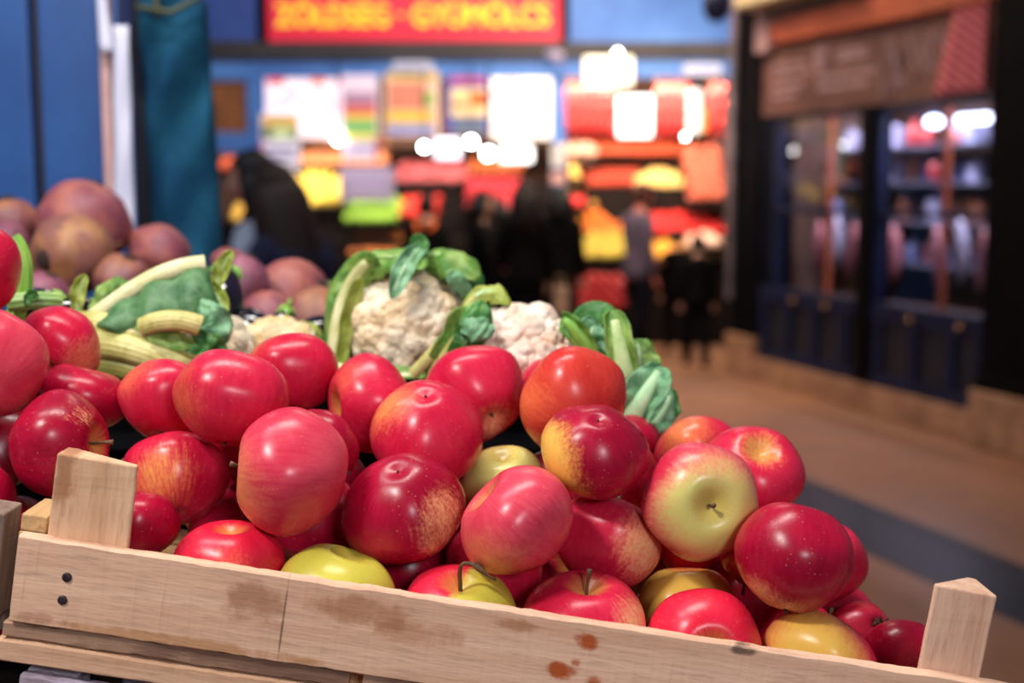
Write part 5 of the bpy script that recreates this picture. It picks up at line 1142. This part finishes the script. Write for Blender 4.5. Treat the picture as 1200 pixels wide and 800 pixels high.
    def hf(p):
        x, y, z = p; w_ = 1-.22*max(0, -z)**1.5
        x2 = x*(1+.10*max(0, x)*(1 if z < 0 else 0)); 
        if x > .5: x2 += .16*math.exp(-((y/.14)**2+((z+.12)/.20)**2))+.05*math.exp(-((y/.25)**2+((z+.48)/.09)**2))+.06*math.exp(-((y/.3)**2+((z+.85)/.2)**2))-.05*math.exp(-(((abs(y)-.33)/.15)**2+((z-.02)/.12)**2))
        return Vector((x2*w_, y*w_*.98, z))
    hd = MB(); hd.ell((0, 0, 0), (.095*k, .075*k, .118*k), 28, 20, fn=hf)
    for s in (1, -1): hd.ell((-.005*k, s*.076*k, -.005*k), (.018*k, .008*k, .03*k), 8, 6)
    ho = hd.build('head', sm, r, True); ho.data.transform(Matrix.Translation(hc) @ M)
    for s in (1, -1):
        MB().ell((0, 0, 0), .011*k, 10, 8).build('eye', plain('eye white', S(200, 196, 190)), r, True).location = hc+M @ Vector((.082*k, s*.03*k, .004*k))
    MB().ell((0, 0, 0), (.008*k, .024*k, .006*k), 10, 6).build('lips', plain('lips', S(170, 84, 80)), r, True).location = hc+M @ Vector((.092*k, 0, -.056*k))
    g = MB()
    def hfn(p):
        q = p*(1+.06*noise.noise(p*3+Vector((px, 0, 0))))
        if p.x > .25 and p.z < .45: q = q*(.62 if abs(p.y) < .8 else .9)
        return q
    g.ell((-.014*k, 0, .022*k), (.108*k, .095*k, .122*k), 24, 18, fn=hfn)
    if hairlen > 0:
        for i in range(15):
            a = PI/2+PI*(i/14)*1.0; c_, s_ = math.cos(a), math.sin(a); L = hairlen*(.85+.3*random.random())
            g.tube([Vector((c_*.07-.01, s_*.07, .06))*k, Vector((c_*.105-.015, s_*.098, -.03))*k, Vector((c_*.12-.02, s_*.11, -.05-L*.5))*k, Vector((c_*.10-.03, s_*.10, -.06-L))*k], [.03*k, .036*k, .036*k, .010*k], 8)
    go = g.build('hair', hm, r, True); go.data.transform(Matrix.Translation(hc) @ M)
    for s in 'LR':
        w0_ = V[ix['ha'+s]]; d = (w0_-V[ix['wr'+s]]).normalized(); sd = Vector((0, 1, 0)) if abs(d.y) < .8 else Vector((1, 0, 0)); up = d.cross(sd).normalized(); g = MB(); sgn = 1 if s == 'L' else -1
        for f_ in range(4):
            o_ = sd*(f_-1.5)*.019*k; L = (.062, .072, .068, .054)[f_]*k
            g.tube([w0_+o_*.8, w0_+o_+d*.03*k, w0_+o_*1.1+d*(.03*k+L*.5)+up*.006*k, w0_+o_+d*(.03*k+L)+up*.018*k], [.011*k, .0095*k, .008*k, .006*k], 8)
        g.tube([w0_-d*.02*k, w0_+sd*.03*k*sgn+d*.01*k, w0_+sd*.04*k*sgn+d*.045*k+up*.01*k], [.012*k, .010*k, .007*k], 8)
        g.build('fingers', sm, r, True)
    return r
person(318, 5.4, 1.64, PI*.93, 'woman with straight black hair in profile, grey white top, nearest to the teal cloth', skin=S(170, 120, 104), top=S(160, 172, 196), legs=S(30, 34, 50), hair=S(11, 10, 18), hairlen=.20, headturn=.1, lean=.1)
person(378, 5.0, 1.585, PI*.80, 'woman with long wavy dark brown hair and dark coat seen from behind', skin=S(170, 120, 104), top=S(34, 38, 64), legs=S(22, 22, 32), hair=S(38, 24, 22), hairlen=.46, headturn=-.2, lean=.55)
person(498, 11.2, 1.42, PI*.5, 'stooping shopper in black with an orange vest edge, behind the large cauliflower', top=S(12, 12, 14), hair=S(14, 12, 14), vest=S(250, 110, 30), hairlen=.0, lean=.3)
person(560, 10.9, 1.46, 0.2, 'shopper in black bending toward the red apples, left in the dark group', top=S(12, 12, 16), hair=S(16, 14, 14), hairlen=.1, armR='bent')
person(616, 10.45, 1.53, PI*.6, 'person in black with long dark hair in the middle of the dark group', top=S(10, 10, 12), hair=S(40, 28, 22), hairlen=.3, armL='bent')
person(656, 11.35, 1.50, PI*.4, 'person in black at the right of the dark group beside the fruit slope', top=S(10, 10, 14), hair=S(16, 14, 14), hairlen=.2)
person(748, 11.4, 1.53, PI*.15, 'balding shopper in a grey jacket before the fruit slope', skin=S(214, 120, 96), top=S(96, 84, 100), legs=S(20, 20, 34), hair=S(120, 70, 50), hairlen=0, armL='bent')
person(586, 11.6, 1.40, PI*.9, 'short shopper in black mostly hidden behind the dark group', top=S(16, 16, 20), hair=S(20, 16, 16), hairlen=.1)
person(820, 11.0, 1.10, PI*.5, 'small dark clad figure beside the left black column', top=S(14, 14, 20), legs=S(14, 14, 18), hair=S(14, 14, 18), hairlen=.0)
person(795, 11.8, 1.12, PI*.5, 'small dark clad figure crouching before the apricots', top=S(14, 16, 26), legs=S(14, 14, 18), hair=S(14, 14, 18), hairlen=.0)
# pale bag in the dark group
bg = empty('carrier_bag', P(657, 352, 10.6), label='pale beige carrier bag hanging in the dark group', cat='bag')
MB().box((-.06, -.03, -.12), (.06, .03, .12)).build('bag_body', plain('beige bag', S(176, 142, 112)), bg, bevel=.02); MB().tube([(-.04, 0, .12), (-.03, 0, .2), (.03, 0, .2), (.04, 0, .12)], .006, 6).build('handle', plain('beige bag', S(1, 1, 1)), bg)
